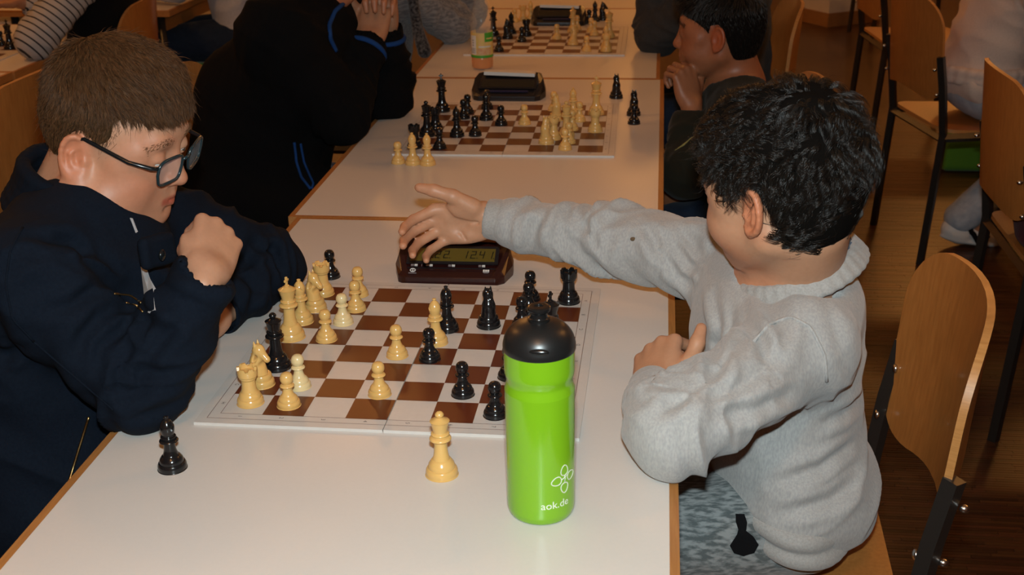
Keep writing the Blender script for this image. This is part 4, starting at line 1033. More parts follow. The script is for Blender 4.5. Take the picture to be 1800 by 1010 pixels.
    if nh:
        msk = lambda p: (((p - t) @ R / sc)[:, 2] > np.interp(((p - t) @ R / sc)[:, 0], kn[0], kn[1]) + .005) * 1.0
        pr_, nn = sample_mesh(Vh, Fh, nh, msk); pl = (pr_ - t) @ R / sc; nl = nn @ R
        crown = A3(-.060, .012, .118)
        rad_ = pl - crown; rad_ -= nl * (rad_ * nl).sum(1)[:, None]; rad_ /= np.linalg.norm(rad_, axis=1)[:, None] + 1e-9
        sw = np.cross(nl, rad_)
        ce = A3(-.018, 0, .036)
        def surf(b, d):
            n_ = (b - t) @ R / sc - ce; n_ = n_ / np.array([.10, .082, .088]) ** 2; n_ /= np.linalg.norm(n_, axis=1)[:, None]; n_ = n_ @ R.T
            k = (d * n_).sum(1); return d - n_ * (np.maximum(k, -.5) - lift)[:, None] * .6
        if hair == 'curly':
            lift = .10; cell = vnoise(pl * 75); c2 = vnoise(pl * 40 + 9)
            dl = rad_ * .9 + sw * (c2 - .5)[:, None] * 2.6 + nl * .35 + (cell - .5)[:, None] * np.stack([nl[:, 1], nl[:, 2], nl[:, 0]], 1) * 1.2
            strands('hair_strands', pr_ - nn * .003, dl @ R.T, .030 + .022 * np.random.rand(nh), .00024, hm, hr, 12, .012, .0052, .034, surf, noise_amp=.10, locks=1500, conv=.72)
        else:
            lift = .13; side = 1 - ss(pl[:, 2], .045, .085)
            dl = rad_ * (1 - side * .7)[:, None] + A3(-.25, 0, -.9) * side[:, None] + sw * ((vnoise(pl * 45) - .5) * 1.0 * (1 - side))[:, None] + nl * .42 + A3(.25, 0, 0) * (1 - side)[:, None]
            ln = .0065 + .0155 * (1 - side) + .004 * np.random.rand(nh)
            strands('hair_strands', pr_ - nn * .0005, dl @ R.T, ln, .00025, hm, hr, 7, .01, .0010, .02, surf, noise_amp=.16, locks=3800, conv=.55, stray=.05)
    # clothes
    out = dict(root=root, R=R, t=t, sc=sc, Rt=Rt, fw=fw, lf=lf, up=up, mid=mid, J=J, body=body)
    if top:
        pad = top.get('pad', .010); C_ = Solid(); torso(C_, pad, top.get('low', True))
        rs_ = top.get('sleeve', (.052, .047, .045, .034))
        for q in 'rl':
            w = J['el_' + q] + (J['wr_' + q] - J['el_' + q]) * top.get('reach', .86)
            C_.cone(J['sh_' + q], J['el_' + q], rs_[0], rs_[1], .025); C_.cone(J['el_' + q], w, rs_[2], rs_[3], .02)
            if top.get('open_cuff', True): C_.cone(w + (J['wr_' + q] - J['el_' + q]) * .02, w + (J['wr_' + q] - J['el_' + q]) * .5, rs_[3] - .011, rs_[3] - .011, .006, -1)
        # neck opening
        nd = nrm(nk - J['neck']); no = top.get('neck_r', .062)
        C_.cone(J['neck'] + nd * .005, J['neck'] + nd * .10, no, no + .01, .006, -1)
        for f_ in top.get('extra', []): f_(C_)
        amp = top.get('fold', .006)
        def disp(Vx, n):
            d = 0
            for q in 'rl':
                d = d + limb_folds(Vx, n, J['sh_' + q], J['el_' + q], rs_[0], amp, 26, .8, 1.3) + limb_folds(Vx, n, J['el_' + q], J['wr_' + q], rs_[2], amp * .9, 34, .5, 4.1)
            qv = (Vx - mid) @ Rt; wt = 1 - np.minimum(1, sum(ss(.075 - np.linalg.norm((Vx - J['sh_' + q]) - np.clip(((Vx - J['sh_' + q]) @ (J['el_' + q] - J['sh_' + q])) / ((J['el_' + q] - J['sh_' + q]) @ (J['el_' + q] - J['sh_' + q])), 0, 1)[:, None] * (J['el_' + q] - J['sh_' + q]), axis=1), 0, .02) for q in 'rl'))
            d = d + wt * amp * .9 * (.6 - np.abs(2 * vnoise(np.stack([qv[:, 0] * 7 + 3, qv[:, 1] * 7, qv[:, 2] * 19 + 6 * qv[:, 1] + 4 * qv[:, 0]], 1)) - 1) * 1.5)
            return d + .0016 * (vnoise(Vx * 55) - .5)
        out['top'] = solid_obj(top['name'], C_, top_h or h * 1.25, M[top['mat']], root, disp=disp, rel=2)
        if 'rib' in top:
            for q in 'rl':
                ax = nrm(J['wr_' + q] - J['el_' + q]); w = J['el_' + q] + (J['wr_' + q] - J['el_' + q]) * top.get('reach', .86)
                K = Solid(); r0 = rs_[3] - .001; K.cone(w - ax * .012, w + ax * .034, r0, r0 - .003, .004); K.cone(w + ax * .034, w + ax * .09, r0 - .0075, r0 - .0075, .005, -1)
                out['cuff_' + q] = solid_obj('cuff', K, .0018 if nh else .004, M[top['rib']], root)
    if legs:
        K = Solid(); K.ell(J['pelvis'] + up * .01, (.112 * s / .86 * legr, wd * .52 * legr, .105 * legr), Rt, .05)
        for q in 'rl': K.cone(J['hip_' + q], J['kn_' + q], .088 * s / .86 * legr, .068 * s / .86, .05); K.cone(J['kn_' + q], J['an_' + q] + A3(0, 0, .02), .066 * s / .86, .052 * s / .86, .03)
        def dl(Vx, n): return sum(limb_folds(Vx, n, J['hip_' + q], J['kn_' + q], .09, .005, 20, .6, 2.2) + limb_folds(Vx, n, J['kn_' + q], J['an_' + q], .07, .005, 24, .6, 5.2) for q in 'rl') + .002 * (vnoise(Vx * 40) - .5)
        out['legs'] = solid_obj('trousers', K, h * 1.6, M[legs], root, disp=dl)
    for q in 'rl':
        ft = nrm((J['an_' + q] - J['hip_' + q]) * A3(1, 1, 0) + fw * .2); a = J['an_' + q]; K = Solid()
        gl = a[2] - .062
        K.cone(a - ft * .03 - A3(0, 0, .025), a + ft * .12 - A3(0, 0, .034), .038 * s, .032 * s, .02); K.cone(a, a - A3(0, 0, .03), .045 * s, .045 * s, .02)
        K.ell(a + ft * .045 - A3(0, 0, .055), (.115, .040, .014), frame(ft, (0, 0, 1)), .008); K.cone(a + A3(0, 0, .01), a + A3(0, 0, .08), .038 * s, .042 * s, .004, -1)
        out['shoe_' + q] = solid_obj('shoe', K, .005, M[shoes], root)
    return out
def seated_legs(pel, fw, gap=.17, thigh=.40, knee_z=.50, foot=.10, tuck=0.0):
    """hip, knee and ankle of somebody on a chair facing fw"""
    fw = nrm(A3(fw[0], fw[1], 0)); lf = np.cross([0, 0, 1], fw); p = A3(*pel); d = {}
    for q, sg in (('l', 1), ('r', -1)):
        hp = p + lf * sg * gap / 2 + fw * .02; kn = hp + fw * thigh + lf * sg * .02; kn[2] = knee_z; an = kn + fw * (foot - .10 - tuck); an[2] = .085
        d['hip_' + q], d['kn_' + q], d['an_' + q] = hp, kn, an
    return d

# ================================================================== the boy with glasses (front, at the left side of the table)
J = dict(neck=(-.242, .132, .955), pelvis=(-.43, .12, .545), sh_r=(-.215, -.030, .945), sh_l=(-.210, .255, .942), el_r=(-.092, -.030, .790), wr_r=(.004, -.004, .938), el_l=(-.060, .418, .786), wr_l=(-.092, .255, .772))
J.update(seated_legs(J['pelvis'], (1, 0, 0)))
FIST = [(1.35, 1.5, .9)] * 4
bl = make_person('boy in navy jacket and dark glasses resting on his elbows over the chessboard', dict(t=(-.165, .1565, 1.070), F=(.947, -.091, -.3085), U=(.300, -.0935, .949), sc=1.0, gaze=(1, 0, -.55)), J,
    skin=(.520, .275, .170), h=.0027, s=.88, hair='short', hair_mats=('hair_brown', 'hair_brown_base'), nh=48000, lip=(.80, .42, .42), blush=.34, fat=1.06, lid=.10,
    hands=dict(r=((-.05, .88, .40), (-.62, .25, -.72), [(1.35, 1.5, .9)] * 4, ((.026, .024, .012), (.050, .032, .026), (.072, .016, .034), (.085, .0, .036))), l=((-.28, -1, -.05), (0, 0, -1), [(.15, .3, .25)] * 4, None)),
    depth=.92, trap=.032, top=dict(name='jacket', mat='navy', pad=.016, sleeve=(.062, .053, .052, .041), reach=.88, neck_r=.060, fold=.010, open_cuff=True,
             extra=[lambda S: S.cone((-.170, .115, .875), (-.19, .12, .76), .080, .10, .05), lambda S: S.cone((-.29, .09, .78), (-.28, .06, .58), .12, .125, .05)]), legs='navy', top_h=.0036)
rt = bl['root']
def ring(c, R3, a, b, z, q0, q1, n=26, flare=0.0): return [A3(*c) + R3 @ A3((a + flare) * math.cos(q), (b + flare) * math.sin(q), z) for q in np.linspace(q0, q1, n)]
Rn = frame((.92, -.02, -.36), (.36, -.02, .93)); cn = A3(-.222, .140, .990)
K = Solid()
for z, f_ in ((-.022, .012), (-.008, .008), (.006, .004), (.020, .002), (.033, .002)): K.chain(ring(cn, Rn, .071, .074, z, .95, 2 * PI - 1.1, 26, f_), [.0085] * 26, .006)
col = solid_obj('collar', K, .0028, M['navy_rib'], rt, disp=lambda V, n: .003 * (vnoise(V * 45) - .5))
K = Solid(); K.rbox((-.074, .040, .952), (.008, .030, .021), .008, frame((1, -.35, .1), (-.25, .2, 1)), .004); flap = solid_obj('collar_flap', K, .0028, M['navy_rib'], rt, disp=lambda V, n: .003 * (vnoise(V * 45) - .5))
bm = bmesh.new(); bmesh.ops.create_uvsphere(bm, u_segments=16, v_segments=8, radius=.0075); o = bm_obj('snap_button', bm, M['frame_dark'], rt, smooth=True); o.location = (-.0620, .0245, .952); o.scale = (.5, 1, 1)
def on_skin(o, pts, off=.002, toward=None):
    """drop points onto a finished mesh along the direction towards `toward`"""
    me = o.data; v = np.zeros(len(me.vertices) * 3, np.float32); me.vertices.foreach_get('co', v); v = v.reshape(-1, 3); n = np.zeros(len(v) * 3, np.float32); me.vertices.foreach_get('normal', n); n = n.reshape(-1, 3)
    out = []
    for p in pts:
        d = ((v - p) ** 2).sum(1) - (n @ nrm(toward)) * .0008 * 0; k = np.argmin(d); out.append(v[k] + n[k] * off)
    return np.array(out)
CAMV = A3(.55, -1.35, .45)
def zip_line(o, pts, r, mat, name, par, off=.001, n=18):
    P0 = np.array(pts, float); tt = np.linspace(0, len(P0) - 1, n); Q = np.stack([np.interp(tt, np.arange(len(P0)), P0[:, i]) for i in range(3)], 1)
    return tube(name, on_skin(o, Q, off, CAMV), r, mat, par, 6)
def on_view(o, uv, off=.001):
    """where the sight lines of the photograph's camera meet a finished mesh: lays seams and zips on real cloth"""
    bpy.context.view_layer.update(); out = []; M4 = VIEW; org = M4.translation
    for u, v_ in uv:
        d = (M4.to_3x3() @ Vector(((u - 900) / 2145.27, (505 - v_) / 2145.27, -1))).normalized()
        hit, loc_, nn, _ = o.ray_cast(org, d)
        if hit: out.append(np.array(loc_) + np.array(nn) * off)
    return np.array(out)
def seam(name, o, uv, r, mat, par, off=.0005, n=20):
    P0 = np.array(uv, float); tt = np.linspace(0, len(P0) - 1, n)
    Q = on_view(o, np.stack([np.interp(tt, np.arange(len(P0)), P0[:, i]) for i in (0, 1)], 1), off)
    if len(Q) < 3: print('no seam', name); return None
    return tube(name, Q, r, mat, par, 6)
def patch(name, objs, uv, mat, par, off=.002, th=.003, puff=.001):
    """a flat piece of cloth laid on finished meshes"""
    tp = []
    for q in uv:
        h_ = [x[0] for x in (on_view(o_, [q], off) for o_ in objs) if len(x)]
        if h_: tp.append(min(h_, key=lambda x: np.linalg.norm(x - np.array(VIEW.translation))))
    if len(tp) < 3: print('no patch', name); return None
    bm = bmesh.new(); vs = [bm.verts.new(p_) for p_ in tp]; c = np.mean(tp, 0); n_ = nrm(np.array(VIEW.translation) - c); c = bm.verts.new(c + n_ * puff)
    for i in range(len(vs)): bm.faces.new((vs[i], vs[(i + 1) % len(vs)], c))
    o = bm_obj(name, bm, mat, par); md = o.modifiers.new('s', 'SOLIDIFY'); md.thickness = th; return o
def crease(o, lines, amp=.005, w=.008):
    """press creases with a raised lip into a finished garment, along sight lines of the photograph's camera"""
    from mathutils import kdtree
    pts = []
    for ln in lines:
        P0 = np.array(ln, float); tt = np.linspace(0, len(P0) - 1, 40); Q = on_view(o, np.stack([np.interp(tt, np.arange(len(P0)), P0[:, i]) for i in (0, 1)], 1), 0)
        n_ = len(Q)
        for i in range(n_): pts.append((Q[i], math.sin(PI * min(1, max(.03, (i + .5) / n_))) ** .6))
    me = o.data; v = np.zeros(len(me.vertices) * 3, np.float32); me.vertices.foreach_get('co', v); v = v.reshape(-1, 3).astype(float); n = np.zeros(len(v) * 3, np.float32); me.vertices.foreach_get('normal', n); n = n.reshape(-1, 3)
    PQ = np.array([p[0] for p in pts]); PW = np.array([p[1] for p in pts]); best = np.full(len(v), 1e9); bi = np.zeros(len(v), int)
    near = np.zeros(len(v), bool)
    lo_, hi_ = PQ.min(0) - .05, PQ.max(0) + .05; near = ((v > lo_) & (v < hi_)).all(1); ix = np.nonzero(near)[0]
    for q in range(0, len(ix), 5000):
        d = ((v[ix[q:q + 5000], None, :] - PQ[None]) ** 2).sum(2); bi[ix[q:q + 5000]] = d.argmin(1); best[ix[q:q + 5000]] = np.sqrt(d.min(1))
    d = best; wt = PW[bi]; disp = amp * wt * (-1.0 * np.exp(-(d / w) ** 2) + .75 * np.exp(-((d - 2.1 * w) / (1.1 * w)) ** 2))
    v = v + n * disp[:, None]; me.vertices.foreach_set('co', v.astype(np.float32).ravel()); me.update()
crease(bl['top'], [[(137, 625), (146, 588), (175, 555), (216, 542)], [(170, 654), (175, 613), (216, 580), (233, 555)], [(208, 696), (208, 654), (233, 604)], [(83, 546), (125, 538), (158, 513), (183, 496)],
                   [(62, 417), (125, 426), (179, 480)], [(42, 609), (15, 622), (2, 629)], [(250, 640), (290, 590), (330, 560)], [(300, 470), (330, 480), (390, 510)], [(420, 470), (450, 510), (440, 545)], [(440, 430), (480, 440), (490, 480)]], .006, .008)
patch('shirt', [bl['top']], [(246, 468), (258, 474), (270, 508), (273, 545), (262, 548), (252, 520)], M['white_tee'], rt, .0015)
patch('shirt_print', [bl['top']], [(250, 484), (255, 486), (254, 492), (250, 491)], M['red'], rt, .0028, .001)
patch('collar_lining', [bl['top'], bl['body'], col], [(228, 383), (232, 384), (241, 407), (238, 409)], M['white_tee'], rt, .0015)
seam('pocket_zip', bl['top'], [(200, 516), (228, 518), (248, 532)], .0014, M['brass'], rt, n=10)
seam('pocket_zip', bl['top'], [(222, 532), (240, 537), (252, 548)], .0014, M['brass'], rt, n=8)
seam('pocket_zip', bl['top'], [(156, 732), (138, 790), (120, 850)], .0020, M['brass'], rt)
seam('armhole_seam', bl['top'], [(40, 400), (18, 440), (10, 500), (22, 560), (60, 600)], .0016, M['navy_rib'], rt)
seam('sleeve_seam', bl['top'], [(60, 600), (130, 660), (200, 720)], .0016, M['navy_rib'], rt)

# his glasses
R, t, sc = bl['R'], bl['t'], bl['sc']
gl = thing('glasses', 'dark teal-rimmed glasses worn by the boy in the navy jacket', 'glasses')
def hp(*p): return R @ (A3(*p) * sc) + t
def lens_outline(y, n=28, sx=1.0):
    out = []
    for q in np.linspace(0, 2 * PI, n, endpoint=False):
        c, s_ = math.cos(q), math.sin(q); e = .55
        yy = math.copysign(abs(c) ** e, c) * .0262 * sx; zz = math.copysign(abs(s_) ** e, s_) * .0180 * sx
        if s_ < 0: yy *= .93
        ly = y + yy; out.append((.1030 - .55 * max(0, abs(ly) - .02) ** 1.0 * .32, ly, -.001 + zz))
    return out
for y in (-.0350, .0350):
    ol = lens_outline(y); fr_ = tube('frame', [hp(*p) for p in ol], .0021, M['frame_teal'], gl, 8, True)
    inn = np.array([hp(*p) for p in lens_outline(y, 28, .97)]); c = inn.mean(0); V = np.concatenate([inn + R[:, 0] * .0007, inn - R[:, 0] * .0007, [c + R[:, 0] * .0016], [c + R[:, 0] * .0002]])
    F = [(i, (i + 1) % 28, 56, 56) for i in range(28)] + [(28 + (i + 1) % 28, 28 + i, 57, 57) for i in range(28)] + [(i, 28 + i, 28 + (i + 1) % 28, (i + 1) % 28) for i in range(28)]
    bm = bmesh.new(); vs = [bm.verts.new(p) for p in V]
    for f_ in F: bm.faces.new([vs[i] for i in dict.fromkeys(f_)])
    bm_obj('lens', bm, M['lens'], gl, smooth=True)
    s_ = 1 if y > 0 else -1
    V, F = tube_data([hp(.0950, s_ * .0600, .0085), hp(.0885, s_ * .0670, .0090), hp(.060, s_ * .0735, .0095), (hp(.0, s_ * .0800, .0230)), hp(-.010, s_ * .0800, .018)], [.0026, .0030, .0030, .0026, .002], 8)
    new_obj('temple', np_mesh('temple', V, F), M['frame_dark'], gl)
tube('bridge', [hp(.1035, -.0100, .007), hp(.1065, 0, .0095), hp(.1035, .0100, .007)], .0021, M['frame_teal'], gl)

# ================================================================== the boy in the grey sweatshirt (front, right side, offering his hand)
J = dict(neck=(.738, .180, .880), pelvis=(.770, .195, .545), sh_l=(.742, .075, .835), sh_r=(.672, .320, .838), el_l=(.582, -.092, .792), wr_l=(.556, .045, .774), el_r=(.490, .405, .848), wr_r=(.298, .430, .870))
J.update(seated_legs(J['pelvis'], (-1, 0, 0), thigh=.36, gap=.14))
th_open = ((.026, .030, .012), (.058, .056, .016), (.089, .069, .012), (.114, .076, .008))
br = make_person('boy in grey sweatshirt stretching out his right hand for a handshake', dict(t=(.7080, .1260, 1.0230), F=(-.80, .59, -.11), U=(-.13, -.03, .99), sc=1.03), J,
    skin=(.520, .272, .160), h=.0027, s=.90, hair='curly', hair_mats=('hair_black', 'hair_black_base'), nh=30000, lip=(.78, .42, .40), blush=.2, fat=1.06,
    depth=.84, trap=.024, shr=.032, legr=.80, hands=dict(r=((-.97, -.10, -.10), (.03, -.97, -.08), [(.5, .55, .35), (.58, .6, .4), (.62, .62, .4), (.66, .6, .4)], th_open, .20),
               l=((.05, .90, .30), (.52, .25, -.82), [(1.0, 1.3, .9), (1.05, 1.35, .9), (1.1, 1.4, .9), (1.1, 1.4, .9)], ((.026, .030, .012), (.048, .054, .008), (.072, .068, .0), (.093, .077, -.006)))),
    top=dict(name='sweatshirt', mat='grey_marl', rib='grey_rib', pad=.012, sleeve=(.058, .053, .050, .036), reach=.80, neck_r=.074, fold=.009, open_cuff=False,
             extra=[lambda S: S.ell((.746, .185, .600), (.072, .148, .115), None, .05), lambda S: S.ell((.757, .195, .74), (.080, .125, .13), None, .05), lambda S: S.ell((.785, .190, .845), (.040, .085, .045), None, .03)]), legs='melange', top_h=.0036)
rt = br['root']
cn = A3(.740, .182, .897); Rn = frame((-.93, .05, -.36), (-.36, 0, .93)); K = Solid()
for z in (-.009, -.003, .003, .009): K.chain(ring(cn, Rn, .083, .088, z, 0, 2 * PI, 36, -.5 * z), [.0055] * 36, .004)
solid_obj('collar', K, .0026, M['grey_rib'], rt)
K = Solid(); K.chain(ring(cn + A3(0, 0, .004), Rn, .074, .076, .006, PI - .75, PI + .55, 12), [.0045] * 12, .003); solid_obj('shirt_neckband', K, .002, cloth('blue_shirt', (.02, .06, .12)), rt)
K = Solid(); K.chain(ring((.748, .185, .568), frame((-1, 0, .18), (.18, 0, 1)), .077, .148, 0, 0, 2 * PI, 40), [.012] * 40, .01); K.chain(ring((.754, .185, .538), frame((-1, 0, .18), (.18, 0, 1)), .076, .145, 0, 0, 2 * PI, 40), [.012] * 40, .01)
solid_obj('waistband', K, .0035, M['grey_rib'], rt, disp=lambda V, n: .003 * (vnoise(V * 30) - .5))
crease(br['top'], [[(1226, 677), (1197, 700), (1150, 730)], [(1120, 672), (1150, 668), (1185, 676), (1215, 690)], [(1296, 595), (1255, 653), (1229, 680)], [(1360, 852), (1442, 823), (1512, 770)], [(1366, 905), (1460, 880), (1512, 845)],
                   [(1442, 747), (1489, 724), (1515, 700)], [(1159, 437), (1191, 487), (1223, 505)], [(1177, 419), (1209, 464), (1232, 478)], [(1127, 391), (1150, 419), (1168, 460)], [(1191, 395), (1218, 428), (1237, 460)],
                   [(962, 360), (940, 400), (930, 440)], [(1000, 372), (1030, 400), (1050, 450)], [(1240, 700), (1300, 680), (1380, 620)], [(1260, 730), (1330, 720), (1400, 690)], [(1300, 560), (1340, 600), (1350, 650)], [(1410, 500), (1440, 520), (1490, 520)], [(1255, 520), (1262, 580), (1258, 640)]], .006, .0085)
# armhole seam, a small brown stain on the far sleeve and the black cloth patch at the hip
seam('armhole_seam', br['top'], [(1325, 600), (1352, 570), (1390, 556), (1425, 575), (1450, 625), (1453, 670)], .0022, M['grey_marl'], rt)
st = on_view(br['top'], [(1113, 420)], .0005)
if len(st):
    bm = bmesh.new(); bmesh.ops.create_uvsphere(bm, u_segments=10, v_segments=6, radius=.004); o = bm_obj('brown_stain', bm, pm('stain_brown', (.12, .07, .035), rough=.9), rt, smooth=True); o.location = st[0]; o.scale = (1.1, .5, .8)
patch('black_patch', [br['legs']], [(1293, 903), (1308, 903), (1313, 918), (1311, 932), (1324, 942), (1333, 956), (1325, 970), (1307, 975), (1290, 970), (1283, 958), (1296, 938), (1301, 928), (1296, 916)], M['black_cloth'], rt, .0025, .003, .004)

# ================================================================== the others
J = dict(neck=(-.275, 1.43, 1.045), pelvis=(-.46, 1.44, .56), sh_r=(-.285, 1.27, 1.0), sh_l=(-.26, 1.60, 1.0), el_r=(-.175, 1.335, .805), wr_r=(-.130, 1.485, .945), el_l=(-.120, 1.60, .800), wr_l=(-.112, 1.575, .955))
J.update(seated_legs(J['pelvis'], (1, 0, 0), thigh=.42))
pc = make_person('person in a black jacket with blue trim, hands clasped above the second table', dict(t=(-.19, 1.45, 1.165), F=(.88, 0, -.47), U=(.47, 0, .88)), J, skin=(.42, .20, .11), h=.0045, s=1.0,
    hands=dict(r=((.15, .55, .82), (-.1, .83, -.55), [(.9, 1.0, .7)] * 4, None), l=((.05, -.35, .93), (.1, -.93, -.35), [(.9, 1.0, .7)] * 4, None)),
    top=dict(name='jacket', mat='black_fleece', pad=.030, sleeve=(.080, .070, .066, .050), reach=.80, neck_r=.07, fold=.007, rib='black_fleece', extra=[lambda S: S.cone((-.40, 1.42, .82), (-.42, 1.44, .62), .14, .165, .05), lambda S: S.cone((-.40, 1.34, .60), (-.17, 1.30, .575), .11, .095, .04)]), legs='acid_denim')
rt = pc['root']
for q in 'rl':
    a, b = pc['J']['el_' + q], pc['J']['wr_' + q]; ax = nrm(b - a); c = a + (b - a) * .88; u = nrm(np.cross(ax, [.3, .9, .1])); w = np.cross(ax, u)
    tube('cuff_trim', [c + .047 * (math.cos(k) * u + math.sin(k) * w) for k in np.linspace(0, 2 * PI, 24, endpoint=False)], .0065, M['blue_trim'], rt, 8, True)
seam('shoulder_trim', pc['top'], [(606, 4), (588, 20), (578, 45), (580, 68), (590, 90)], .0055, M['blue_trim'], rt, .001)
seam('pocket_trim', pc['top'], [(517, 250), (521, 285), (530, 312), (546, 332)], .0035, M['blue_trim'], rt, .001)
seam('pocket_trim', pc['top'], [(528, 252), (534, 285), (551, 322), (548, 332)], .0030, M['blue_trim'], rt, .001)

J = dict(neck=(-.37, 2.58, 1.04), pelvis=(-.42, 2.56, .55), sh_r=(-.35, 2.43, .985), sh_l=(-.34, 2.72, .985), el_r=(-.105, 2.575, .800), wr_r=(-.215, 2.635, .950), el_l=(-.10, 2.83, .800), wr_l=(-.2, 2.72, .95))
J.update(seated_legs(J['pelvis'], (1, 0, 0)))
pd_ = make_person('person in heathered grey knit with elbows on the third table, behind the black jacket', dict(t=(-.27, 2.58, 1.17), F=(.9, 0, -.43), U=(.43, 0, .9)), J, skin=(.42, .20, .11), h=.006, s=.92,
    top=dict(name='jumper', mat='heather', pad=.014, sleeve=(.062, .064, .062, .048), reach=.88, fold=.008), legs='denim')
K = Solid(); K.chain([A3(-.235, 2.47, 1.0), A3(-.212, 2.44, .90), A3(-.195, 2.42, .80), A3(-.175, 2.40, .745)], [.016, .017, .018, .022], .004); solid_obj('hanging_scarf', K, .004, M['dark_pattern'], pd_['root'])

J = dict(neck=(.735, 1.415, .870), pelvis=(.755, 1.42, .54), sh_l=(.735, 1.285, .822), sh_r=(.715, 1.535, .825), el_l=(.615, 1.25, .700), wr_l=(.628, 1.335, .835), el_r=(.64, 1.58, .66), wr_r=(.60, 1.42, .60))
J.update(seated_legs(J['pelvis'], (-1, 0, 0), thigh=.36))
pe = make_person('boy in dark olive shirt, chin on his hand, at the second board', dict(t=(.6828, 1.4084, .9846), F=(-.985, .17, -.06), U=(-.05, 0, 1), sc=.94), J, skin=(.265, .105, .050), h=.0034, s=.84, hair='plain', nh=9000, lip=(.85, .5, .45), blush=.1, lid=.12,
    hands=dict(l=((-.25, .30, .92), (-.55, .70, -.35), [(1.1, 1.3, .9)] * 4, None)),
    top=dict(name='shirt', mat='olive', pad=.012, sleeve=(.056, .052, .050, .042), reach=.72, neck_r=.066, fold=.007, extra=[lambda S: S.cone((.668, 1.41, .872), (.655, 1.41, .835), .030, .012, .01, -1)]), legs='denim')
K = Solid(); K.chain(list(on_skin(pe['top'], [(.640, 1.235, .80), (.628, 1.235, .785), (.615, 1.235, .765), (.605, 1.235, .745)], .001, CAMV)), [.002, .0015, .0025, .0015], .002); solid_obj('shirt_print', K, .002, pm('print_yellow', (.20, .17, .05), rough=.9), pe['root'])

J = dict(neck=(.80, 2.47, 1.02), pelvis=(.80, 2.50, .55), sh_l=(.775, 2.31, .965), sh_r=(.775, 2.63, .965), el_l=(.545, 2.46, .795), wr_l=(.52, 2.50, 1.02), el_r=(.60, 2.80, .795), wr_r=(.55, 2.68, 1.0))
J.update(seated_legs(J['pelvis'], (-1, 0, 0)))
make_person('person in charcoal jumper leaning on the third table behind the olive shirt', dict(t=(.715, 2.47, 1.15), F=(-.9, 0, -.43), U=(-.43, 0, .9)), J, skin=(.42, .20, .11), h=.006, s=.95,
    top=dict(name='jumper', mat='charcoal', pad=.022, sleeve=(.070, .068, .066, .05), reach=.86, fold=.008), legs='denim')

J = dict(neck=(1.68, 2.80, 1.03), pelvis=(1.61, 2.83, .56), sh_r=(1.68, 2.65, .965), sh_l=(1.68, 2.98, .965), el_r=(1.80, 2.57, .80), wr_r=(1.96, 2.66, .79), el_l=(1.86, 3.03, .80), wr_l=(2.05, 2.95, .80))
J.update(seated_legs(J['pelvis'], (1, .2, 0), tuck=.30))
J['an_r'] = A3(1.60, 2.78, .085); J['kn_r'] = J['kn_r'] + A3(-.05, 0, 0)
pg = make_person('person in beige sweatshirt and light jeans seated with back to the camera, far right', dict(t=(1.76, 2.81, 1.18), F=(.95, .1, -.25), U=(.25, 0, .97)), J, skin=(.42, .20, .11), h=.006, s=.95,
    top=dict(name='sweatshirt', mat='beige', pad=.030, sleeve=(.070, .066, .064, .05), reach=.86, fold=.012), legs='light_denim', shoes='white_shoe')
K = Solid(); K.chain(ring((1.615, 2.83, .625), frame((1, .1, 0), (0, 0, 1)), .145, .185, 0, 0, 2 * PI, 30), [.016] * 30, .01); K.chain(ring((1.612, 2.83, .600), frame((1, .1, 0), (0, 0, 1)), .142, .182, 0, 0, 2 * PI, 30), [.016] * 30, .01); solid_obj('waistband', K, .006, M['beige'], pg['root'])
for q in 'rl':
    sh = pg['shoe_' + q]; a = pg['J']['an_' + q]
    tube('shoe_stripe', on_skin(sh, [a + A3(.03 + .012 * k, -.05, -.005 - .014 * k) for k in range(4)], .001, CAMV), .009, M['black_cloth'], sh); tube('shoe_stripe', on_skin(sh, [a + A3(.075 + .010 * k, -.05, .0 - .014 * k) for k in range(4)], .001, CAMV), .006, M['dark_pattern'], sh)
gb = Solid().rbox((0, 0, .075), (.13, .05, .075), .03); gb.cone((-.05, 0, .15), (.05, 0, .15), .012, .012, .02)
o = solid_obj('green_bag', gb, .006, cloth('lime_cloth', (.10, .26, .025)), None); o.location = (1.85, 3.72, .003); tag(o, 'lime green bag on the floor under the light jeans', 'bag')

J = dict(neck=(1.56, 1.60, 1.0), pelvis=(1.555, 1.59, .56), sh_r=(1.56, 1.44, .95), sh_l=(1.56, 1.75, .95), el_r=(1.73, 1.40, .80), wr_r=(1.93, 1.47, .79), el_l=(1.73, 1.80, .80), wr_l=(1.93, 1.72, .79))
J.update(seated_legs(J['pelvis'], (1, 0, 0)))
ph_ = make_person('person in grey and red top seated at the right edge, back turned', dict(t=(1.62, 1.60, 1.15), F=(.95, 0, -.3), U=(.3, 0, .95)), J, skin=(.42, .20, .11), h=.006, s=.90,
    top=dict(name='top', mat='grey_top', pad=.022, sleeve=(.066, .062, .06, .048), reach=.86, fold=.008), legs='denim')
K = Solid(); K.ell((1.565, 1.505, .80), (.115, .06, .15), None, .02); solid_obj('red_panel', K, .006, M['red'], ph_['root'])
K = Solid(); K.ell((1.475, 1.53, .555), (.075, .17, .090), None, .03); K.ell((1.50, 1.50, .48), (.085, .12, .035), None, .03)
solid_obj('maroon_jacket', K, .006, M['maroon'], ph_['root'], disp=lambda V, n: .008 * (vnoise(V * 18) - .5))

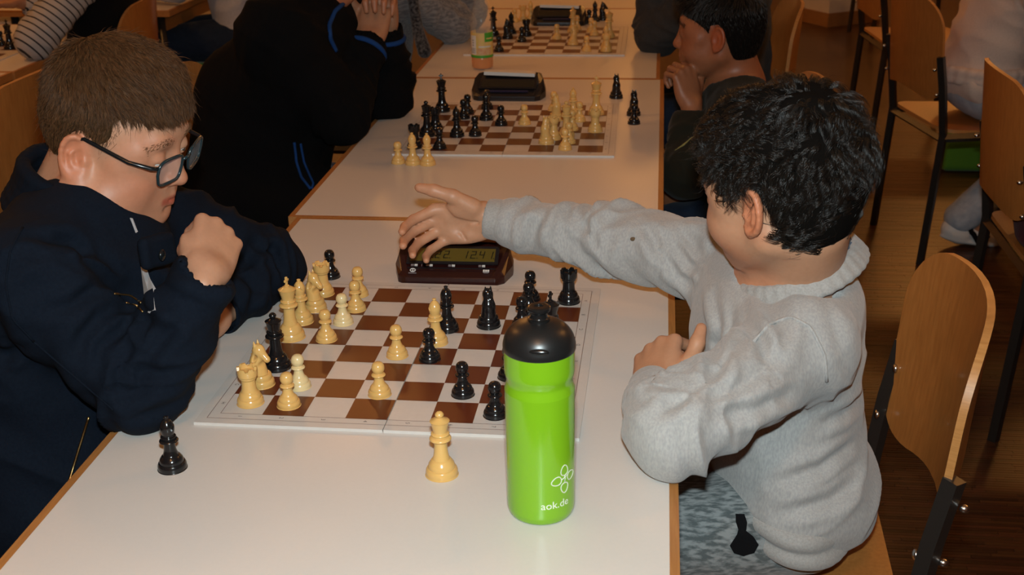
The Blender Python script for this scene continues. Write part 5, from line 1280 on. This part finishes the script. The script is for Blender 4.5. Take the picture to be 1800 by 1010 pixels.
J = dict(neck=(-1.28, 2.56, 1.03), pelvis=(-1.36, 2.60, .56), sh_l=(-1.275, 2.43, .965), sh_r=(-1.275, 2.72, .965), el_l=(-1.385, 2.275, .800), wr_l=(-1.30, 2.52, .985), el_r=(-1.42, 2.80, .80), wr_r=(-1.62, 2.65, .86))
J.update(seated_legs(J['pelvis'], (-1, 0, 0)))
pi_ = make_person('person in black vest over striped sleeves, elbow on the left table', dict(t=(-1.37, 2.56, 1.16), F=(-.9, 0, -.43), U=(-.43, 0, .9)), J, skin=(.42, .20, .11), h=.006, s=.92,
    top=dict(name='striped_jersey', mat='stripes', pad=.006, sleeve=(.062, .060, .058, .046), reach=.86, fold=.004), legs='denim')
S = Solid()
mid = (A3(*J['sh_l']) + A3(*J['sh_r'])) / 2
S.ell(mid + A3(.0, 0, -.10), (.110, .155, .20), None, .05); S.ell(mid + A3(-.02, .01, -.27), (.125, .165, .20), None, .05); S.cone(A3(*J['sh_l']) + A3(.02, .03, 0), A3(*J['sh_r']) + A3(.02, -.03, 0), .066, .066, .04)
solid_obj('vest', S, .007, M['black_cloth'], pi_['root'])
# stripes run round the sleeve: colour bands across the arm's own axis
N, L = nodes_of(M['stripes']); b = N['Principled BSDF']; me = pi_['top'].data
v = np.zeros(len(me.vertices) * 3, np.float32); me.vertices.foreach_get('co', v); v = v.reshape(-1, 3); s_, e_, w_ = A3(*J['sh_l']), A3(*J['el_l']), A3(*J['wr_l'])
d1 = nrm(e_ - s_); d2 = nrm(w_ - e_); l1 = np.linalg.norm(e_ - s_); a1 = (v - s_) @ d1; a2 = l1 + (v - e_) @ d2; tt = np.where((v - e_) @ nrm(d1 + d2) < 0, a1, a2)
at = me.attributes.new('Stripe', 'FLOAT', 'POINT'); at.data.foreach_set('value', (tt / .0205).astype(np.float32))
a = N.new('ShaderNodeAttribute'); a.attribute_name = 'Stripe'; fr = N.new('ShaderNodeMath'); fr.operation = 'FRACT'; L.new(a.outputs['Fac'], fr.inputs[0]); lt = N.new('ShaderNodeMath'); lt.operation = 'LESS_THAN'; lt.inputs[1].default_value = .22; L.new(fr.outputs[0], lt.inputs[0])
mx = N.new('ShaderNodeMix'); mx.data_type = 'RGBA'; mx.inputs[6].default_value = (.36, .34, .33, 1); mx.inputs[7].default_value = (.010, .010, .014, 1); L.new(lt.outputs[0], mx.inputs[0]); L.new(mx.outputs[2], b.inputs['Base Color'])

J = dict(neck=(-1.17, 3.52, 1.03), pelvis=(-1.11, 3.53, .585), sh_l=(-1.17, 3.37, .965), sh_r=(-1.17, 3.68, .965), el_l=(-1.33, 3.33, .81), wr_l=(-1.50, 3.42, .80), el_r=(-1.36, 3.72, .81), wr_r=(-1.5, 3.62, .8))
J.update(seated_legs(J['pelvis'], (-1, 0, 0), knee_z=.555))
make_person('person in pale grey top and dark jeans on the green cushion, far left', dict(t=(-1.27, 3.52, 1.17), F=(-.95, 0, -.3), U=(-.3, 0, .95)), J, skin=(.42, .20, .11), h=.006, s=.92,
    top=dict(name='top', mat='white_tee', pad=.018, sleeve=(.060, .056, .055, .046), reach=.86, fold=.008), legs='denim')
